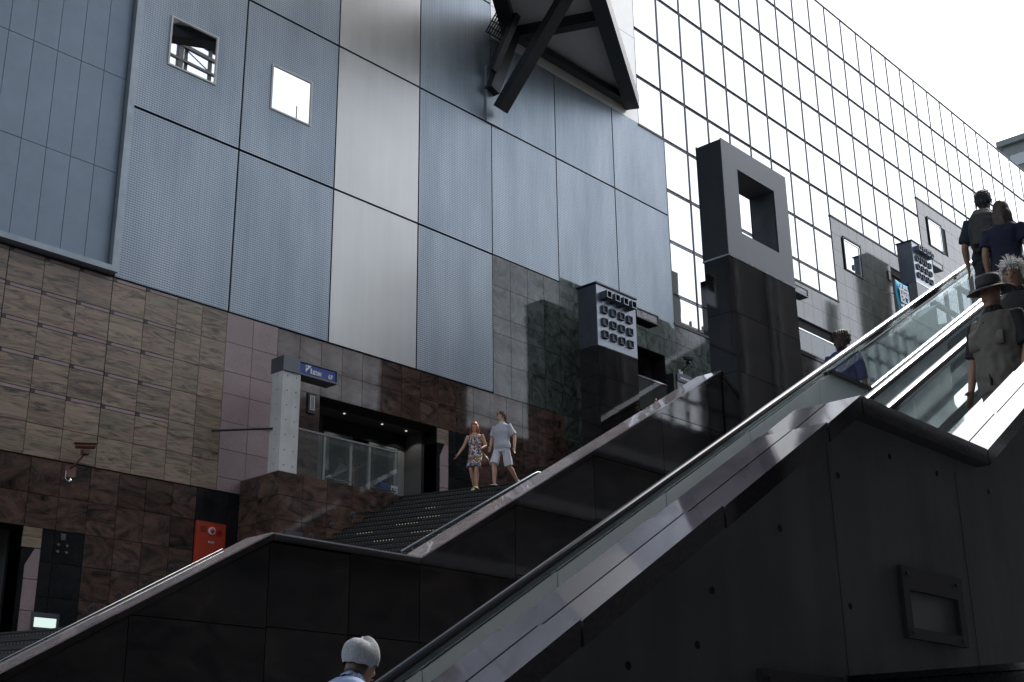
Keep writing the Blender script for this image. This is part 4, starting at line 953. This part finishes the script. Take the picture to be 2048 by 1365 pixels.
    def hair_cap(s, mat, thick=.014, back=.05, fringe=.055, rag=.006, name='hair', vox=.009):
        M = s.headM; mb = MB(); rows = 9; n = 28; ring0 = []
        for sgn in (1, 0):
            for i in range(rows + 1):
                th = (math.pi * .5) * i / rows * 1.25
                for j in range(n):
                    a = 2 * math.pi * j / n; front = math.cos(a)
                    lim = fringe if front > .35 else (-.0 if front > -.2 else -back)
                    z = max(.122 * math.cos(th), lim - .0) if th < math.pi * .5 or front < .35 else lim
                    if th > math.pi * .5: z = max(-.122 * (th - math.pi * .5) * 1.6, lim)
                    rr = math.sqrt(max(0.0, 1 - (z / .124) ** 2)) if z > 0 else 1.0
                    g = thick * sgn + rag * sgn * noise.noise(Vector((j * 1.7, i * .6, thick * 900)))
                    mb.v.append(tuple(M @ Vector((-.006 + (.097 * rr + g) * math.cos(a), (.075 * rr + g) * math.sin(a), z + g * (1 if z > .05 else 0)))))
        o_ = rows + 1
        for i in range(rows):
            for j in range(n):
                j2 = (j + 1) % n; a, b, c, d = i * n + j, i * n + j2, (i + 1) * n + j2, (i + 1) * n + j
                mb.f.append((a, b, c, d)); B = o_ * n; mb.f.append((B + d, B + c, B + b, B + a))
        for j in range(n):
            j2 = (j + 1) % n; a, b = rows * n + j, rows * n + j2; B = o_ * n; mb.f.append((a, b, B + b, B + a))
        mb.f.append(tuple(range(n))[::-1]); mb.f.append(tuple(o_ * n + j for j in range(n)))
        return mb.build(name, mat, s.o, True)
    def strands(s, mat, fn, count, rad=.012, name='hair_lock'):
        mb = MB()
        for i in range(count): mb.tube(fn(i / max(1, count - 1), i), [rad, rad * 1.1, rad, rad * .8, rad * .35][:5], 6)
        return mb.build(name, mat, s.o, True)

def tufts(P, mat, count, L=.035, fringe=.05, back=-.07, wild=.3, rad=.007, seed=1, g=.010):
    M = P.headM; mb = MB(); rr = random.Random(seed); n = 0
    while n < count:
        a = rr.uniform(0, 2 * math.pi); z = rr.uniform(back, .122); front = math.cos(a)
        if front > .35 and z < fringe: continue
        if abs(math.sin(a)) > .75 and z < -.01: continue
        q = math.sqrt(max(0, 1 - (z / .125) ** 2)) if z > 0 else 1.0
        n0 = Vector((math.cos(a) * q, math.sin(a) * q, max(z, 0) / .125 + .05)).normalized()
        p = Vector((-.006 + (.096 * q + g * .5) * math.cos(a), (.074 * q + g * .5) * math.sin(a), z + (g * .5 if z > .05 else 0)))
        d = Vector((-.35 + .9 * front * (1 if z < .1 else .2), math.sin(a) * .8, -.9 + z * 5)); d = d - n0 * d.dot(n0); d.normalize()
        d = (d + Vector((rr.uniform(-1, 1), rr.uniform(-1, 1), rr.uniform(-1, 1))) * wild).normalized(); l = L * rr.uniform(.6, 1.3)
        pts = [M @ (p + d * (l * t) + n0 * (g * (1.2 * t - 1.0 * t * t))) for t in (0, .3, .6, .85, 1.0)]
        mb.tube(pts, [rad, rad, rad * .85, rad * .6, rad * .2], 5); n += 1
    return mb.build('hair_lock', mat, P.o, True)

# --- walking couple on the top steps (heading down the stairs, towards -X)
HD = R(180 + 30)
P1 = Person('red haired woman in a floral print dress stepping down the stairs', (21.0, 20.35, 6.71), R(203), 1.62, .02, .010)
J = P1.J; J['kneeL'] = Vector((.10, .07, .50)); J['ankL'] = Vector((.05, .06, .085)); J['kneeR'] = Vector((.06, -.085, .52)); J['ankR'] = Vector((-.16, -.09, .16)); J['pitR'] = .5
J['elbR'] = Vector((.02, -.30, 1.15)); J['wriR'] = Vector((.12, -.42, .92)); J['elbL'] = Vector((-.08, .26, 1.14)); J['wriL'] = Vector((.14, .22, 1.02))
P1.body('skin', .15, .05, .6)
mb = MB(); sec = P1.torso_secs(.010, .88, 1.36); sec = [(P1.t(.03, 0, .58), .215, .185), (P1.t(.02, 0, .70), .200, .165)] + [(P1.t(.01, 0, .80), .180, .135)] + sec
mb.loft(sec, (0, 1, 0), 24)
for y in (-.085, .085): mb.loft([(P1.t(.085, y, 1.33), .030, .014), (P1.t(.03, y * .95, 1.47), .022, .012), (P1.t(-.07, y * .8, 1.38), .022, .012)], (0, 1, 0), 8)
remesh(mb, 'dress', 'dress_print', P1.o, .011, 3, .010, 12)
P1.hair_cap('hair_red', .018, .10, .05, .012)
def redlock(u, i):
    a = R(75 + 210 * u); M = P1.headM; r = random.Random(i); x, y = .10 * math.cos(a), .085 * math.sin(a); w1 = r.uniform(-.03, .03)
    return [M @ Vector((x * .8, y * .8, .07)), M @ Vector((x * 1.05, y * 1.1, -.02)), M @ Vector((x * 1.1 + w1, y * 1.2 - w1, -.11)), M @ Vector((x * 1.0 - w1 + .01, y * 1.25 + w1, -.20)), M @ Vector((x + w1, y * 1.1, -.27 - r.uniform(0, .06)))]
P1.strands('hair_red', redlock, 30, .017); P1.shoes('sandal', .004)
BG = thing('shoulder_bag', 'dark brown patterned bag held at the red haired woman hip', 'bag', None, (0, 0, 0))
wl = P1.o.matrix_basis if False else None
def world(P, v): return Matrix.Translation(P.o.location) @ Matrix.Rotation(P.o.rotation_euler.z, 4, 'Z') @ Matrix.Scale(P.o.scale.x, 4) @ Vector(v)
q0 = world(P1, (.15, .23, .93))
MB().loft([(q0 + Vector((.03, -.06, -.10)), .04, .05), (q0 + Vector((.04, -.08, -.2)), .09, .05), (q0 + Vector((.04, -.08, -.36)), .10, .06)], (.5, -.8, 0), 10).build('pouch', 'camera_brown', BG, True)
MB().tube([q0, q0 + Vector((.06, -.10, -.12)), q0 + Vector((.09, -.16, -.36))], .012, 8).build('strap', 'camera_brown', BG, True)

P2 = Person('tall man in a grey polo shirt and checked shorts walking down the stairs', (21.24, 19.72, 6.71), R(188), 1.80, .0, .010)
J = P2.J; J['kneeR'] = Vector((.16, -.115, .51)); J['ankR'] = Vector((.14, -.115, .085)); J['kneeL'] = Vector((-.10, .12, .49)); J['ankL'] = Vector((-.40, .13, .22)); J['pitL'] = .6
J['elbL'] = Vector((-.12, .27, 1.14)); J['wriL'] = Vector((-.06, .30, .88)); J['elbR'] = Vector((.04, -.25, 1.14)); J['wriR'] = Vector((.15, -.21, .93))
P2.body('skin', -.35, .12, .5, True, .01); P2.shirt('polo_grey', .020, .78, .84, .018, .009); P2.shorts('plaid', .98, .022); P2.hair_cap('hair_brown', .008, .06, .06, .004); tufts(P2, 'hair_brown', 260, .03, .055, -.06, .35); P2.shoes('shoe')

# --- escalator riders
def rider(label, x, y, off, heading, H, **kw): 
    return Person(label, (x, y, incl(x, off) + .02), heading, H, **kw)
P3 = rider('man in a black backpack and teal shirt riding up, seen from behind', 13.6, 5.06, -3.15, R(8), 1.80, voxel=.012)
P3.J['elbR'] = Vector((-.02, -.27, 1.12)); P3.J['wriR'] = Vector((.08, -.25, .87)); P3.J['elbL'] = Vector((.02, .27, 1.13)); P3.J['wriL'] = Vector((.14, .29, .95))
P3.body('skin_shaded', -.1, .05); P3.shirt('cloth_teal', .022, .85, .82, .015, .008); P3.shorts('cloth_black', 1.75, .01); P3.hair_cap('hair_black', .012, .07, .06, .006); tufts(P3, 'hair_black', 420, .034, .05, -.085, .28, .006, 3, .010); P3.shoes('shoe')
BP = thing('backpack', 'black backpack with a small pale tag on the man riding up', 'backpack'); BP.location = P3.o.location; BP.rotation_euler = P3.o.rotation_euler; BP.scale = P3.o.scale
mb = MB(); mb.loft([((-.19, 0, .95), .13, .07), ((-.20, 0, 1.05), .155, .095), ((-.20, 0, 1.22), .155, .10), ((-.185, 0, 1.36), .135, .085), ((-.165, 0, 1.44), .09, .05)], (0, 1, 0), 14); mb.box(-.33, -.26, -.10, .10, 1.0, 1.18)
remesh(mb, 'pack', 'pack_black', BP, .012, 3, .006)
for sd in (-1, 1): MB().loft([((-.13, sd * .09, 1.42), .025, .01), ((-.02, sd * .11, 1.475), .028, .01), ((.115, sd * .11, 1.36), .028, .01), ((.13, sd * .12, 1.15), .022, .008)], (0, 1, 0), 8).build('shoulder_strap', 'pack_black', BP, True)
MB().box(-.345, -.334, -.05, -.025, 1.03, 1.055).build('tag', 'window_frame', BP)
P4 = rider('woman with long fair brown hair and navy top behind the backpack man shoulder', 13.05, 4.68, -3.15, R(8), 1.66, voxel=.012)
P4.body('skin_shaded', .05); P4.shirt('cloth_navy', .020, .7, .80, .0, .008); P4.shorts('cloth_black', 1.75, .01); P4.hair_cap('hair_brown', .018, .10, .05, .008)
def brownlock(u, i):
    a = R(70 + 220 * u); M = P4.headM; r = random.Random(i + 50); x, y = .10 * math.cos(a), .083 * math.sin(a); w1 = r.uniform(-.008, .008)
    return [M @ Vector((x * .85, y * .85, .06)), M @ Vector((x * 1.08, y * 1.1, -.03)), M @ Vector((x * 1.12 + w1, y * 1.15, -.12)), M @ Vector((x * 1.1, y * 1.15 + w1, -.22)), M @ Vector((x * 1.0 + w1, y * 1.1, -.31))]
P4.strands('hair_brown', brownlock, 30, .016)

P5 = rider('older man in a dark brimmed hat and pale pocketed vest riding down', 8.72, 3.28, -3.15, R(180 - 14), 1.58, voxel=.011)
P5.J['elbL'] = Vector((.0, .25, 1.12)); P5.J['wriL'] = Vector((.10, .24, .86)); P5.J['elbR'] = Vector((.0, -.25, 1.12)); P5.J['wriR'] = Vector((.10, -.24, .86))
P5.body('skin_shaded', -.1, .12); P5.shirt('cloth_black', .016, .92, .86, .01, .006, 'shirt'); P5.shorts('cloth_vest', 1.75, .02)
mb = MB(); mb.loft(P5.torso_secs(.034, .80, 1.43, .02), (0, 1, 0), 20); vest = remesh(mb, 'vest', 'cloth_vest', P5.o, .011, 3, .018, 9)
for y in (-.10, .10):
    for z, hgt in ((1.20, .11),): MB().loft([(P5.t(.158, y, z - hgt / 2), .060, .010), (P5.t(.163, y, z), .063, .012), (P5.t(.160, y, z + hgt / 2), .062, .011)], (0, 1, 0), 12).build('pocket', 'cloth_vest', P5.o, True); 
MB().bar(P5.t(.168, 0, .84), P5.t(.155, 0, 1.36), .012, .02, (1, 0, 0)).build('zip', 'cloth_black', P5.o)
M = P5.headM; mb = MB(); n = 30
rings = [(.001, .15), (.055, .155), (.088, .150), (.100, .120), (.103, .065), (.106, .040), (.150, .030), (.185, .012), (.188, .006), (.150, .022), (.105, .030), (.095, .06)]
for r_, z_ in rings:
    for j in range(n):
        a = 2 * math.pi * j / n; zz = z_ + (-.012 * math.cos(a) * (r_ / .19) ** 2 + .018 * abs(math.sin(a)) ** 3 * (r_ / .19) ** 2) - (.02 * math.exp(-(math.sin(a) / .35) ** 2) if z_ > .13 and r_ < .06 else 0)
        mb.v.append(tuple(M @ Vector((-.004 + r_ * 1.08 * math.cos(a), r_ * .92 * math.sin(a), zz + .005))))
for i in range(len(rings) - 1):
    for j in range(n): j2 = (j + 1) % n; mb.f.append((i * n + j, i * n + j2, (i + 1) * n + j2, (i + 1) * n + j))
hat = mb.build('hat', 'felt_dark', P5.o, True); band = MB().loft([(M @ Vector((-.004, 0, .048)), .100, .114), (M @ Vector((-.004, 0, .075)), .098, .112)], M.to_3x3() @ Vector((0, 1, 0)), 26).build('hat_band', 'cloth_black', P5.o, True)
P6 = rider('woman with fluffy white hair behind the man in the hat', 9.45, 3.36, -3.15, R(180 - 10), 1.53, voxel=.012)
P6.body('skin_shaded', .25, .1); P6.shirt('cloth_black', .022, 1.6, .80, .01, .008); P6.shorts('cloth_black', 1.75, .01); P6.hair_cap('hair_white', .018, .06, .065, .012); tufts(P6, 'hair_white', 500, .05, .05, -.06, .7, .005, 5, .03)
def fluff(u, i):
    r = random.Random(i + 9); a = r.uniform(0, 2 * math.pi); th = r.uniform(.0, 1.45); M = P6.headM
    if math.cos(a) > .5 and th > 1.15: th = 1.1
    d = Vector((math.sin(th) * math.cos(a) * .10, math.sin(th) * math.sin(a) * .08, math.cos(th) * .122)); b = d * 1.0; tw = Vector((r.uniform(-1, 1), r.uniform(-1, 1), r.uniform(-.6, 1))) * .022
    return [M @ (b * .95), M @ (b * 1.10 + tw * .3), M @ (b * 1.22 + tw * .8), M @ (b * 1.30 + tw * 1.4), M @ (b * 1.33 + tw * 2.2)]
P6.strands('hair_white', fluff, 150, .004)
P7 = rider('short haired woman in a blue top behind the far handrail', 12.5, 6.43, -3.85, R(10), 1.48, voxel=.012)
P7.body('skin_shaded', .1); P7.shirt('cloth_blue', .022, 1.3, .80, .01, .008); P7.shorts('cloth_black', 1.75, .01); P7.hair_cap('hair_brown', .024, .08, .04, .006); tufts(P7, 'hair_brown', 420, .06, .03, -.09, .15, .007, 4, .028)
P8 = rider('man in a grey knitted beanie and light blue shirt at the bottom edge', 5.44, 6.64, -3.87, R(12), 1.83, voxel=.010)
P8.J['elbR'] = Vector((.42, -.34, 1.10)); P8.J['wriR'] = Vector((.62, -.42, 1.20)); P8.J['elbL'] = Vector((.36, .26, 1.02)); P8.J['wriL'] = Vector((.50, .22, .82))
P8.lean = .2; P8.T = Matrix.Translation((0, 0, .95)) @ Matrix.Rotation(.62, 4, 'Y') @ Matrix.Translation((0, 0, -.95))
P8.J['shoL'] = P8.t(0, .175, 1.415); P8.J['shoR'] = P8.t(0, -.175, 1.415)
P8.body('skin_shaded', -.25, .30); P8.shirt('cloth_lightblue', .022, 1.5, .80, .01, .008); P8.shorts('cloth_black', 1.75, .01); P8.hair_cap('hair_brown', .010, .09, .06, .006)
M = P8.headM; mb = MB(); n = 26
rings = [(.02, .190), (.066, .176), (.102, .138), (.116, .092), (.118, .048), (.110, .010), (.104, -.006)]
for r_, z_ in rings:
    for j in range(n):
        a = 2 * math.pi * j / n; bmp = .010 * noise.noise(Vector((math.cos(a) * 2.2, math.sin(a) * 2.2, z_ * 22))) + .006 * noise.noise(Vector((math.cos(a) * 5, math.sin(a) * 5, z_ * 30)))
        mb.v.append(tuple(M @ Vector((-.016 + (r_ + bmp) * 1.12 * math.cos(a) - z_ * .22, (r_ * .98 + bmp) * math.sin(a), z_ * .90 + bmp + (.02 if math.cos(a) > .3 else -.025 * (1 - r_ * 4))))))
for i in range(len(rings) - 1):
    for j in range(n): j2 = (j + 1) % n; mb.f.append((i * n + j, i * n + j2, (i + 1) * n + j2, (i + 1) * n + j))
mb.f.append(tuple(range(n))[::-1]); bo = mb.build('beanie', 'knit_grey', P8.o, True); s_ = bo.modifiers.new('s', 'SUBSURF'); s_.levels = 2; s_.render_levels = 2
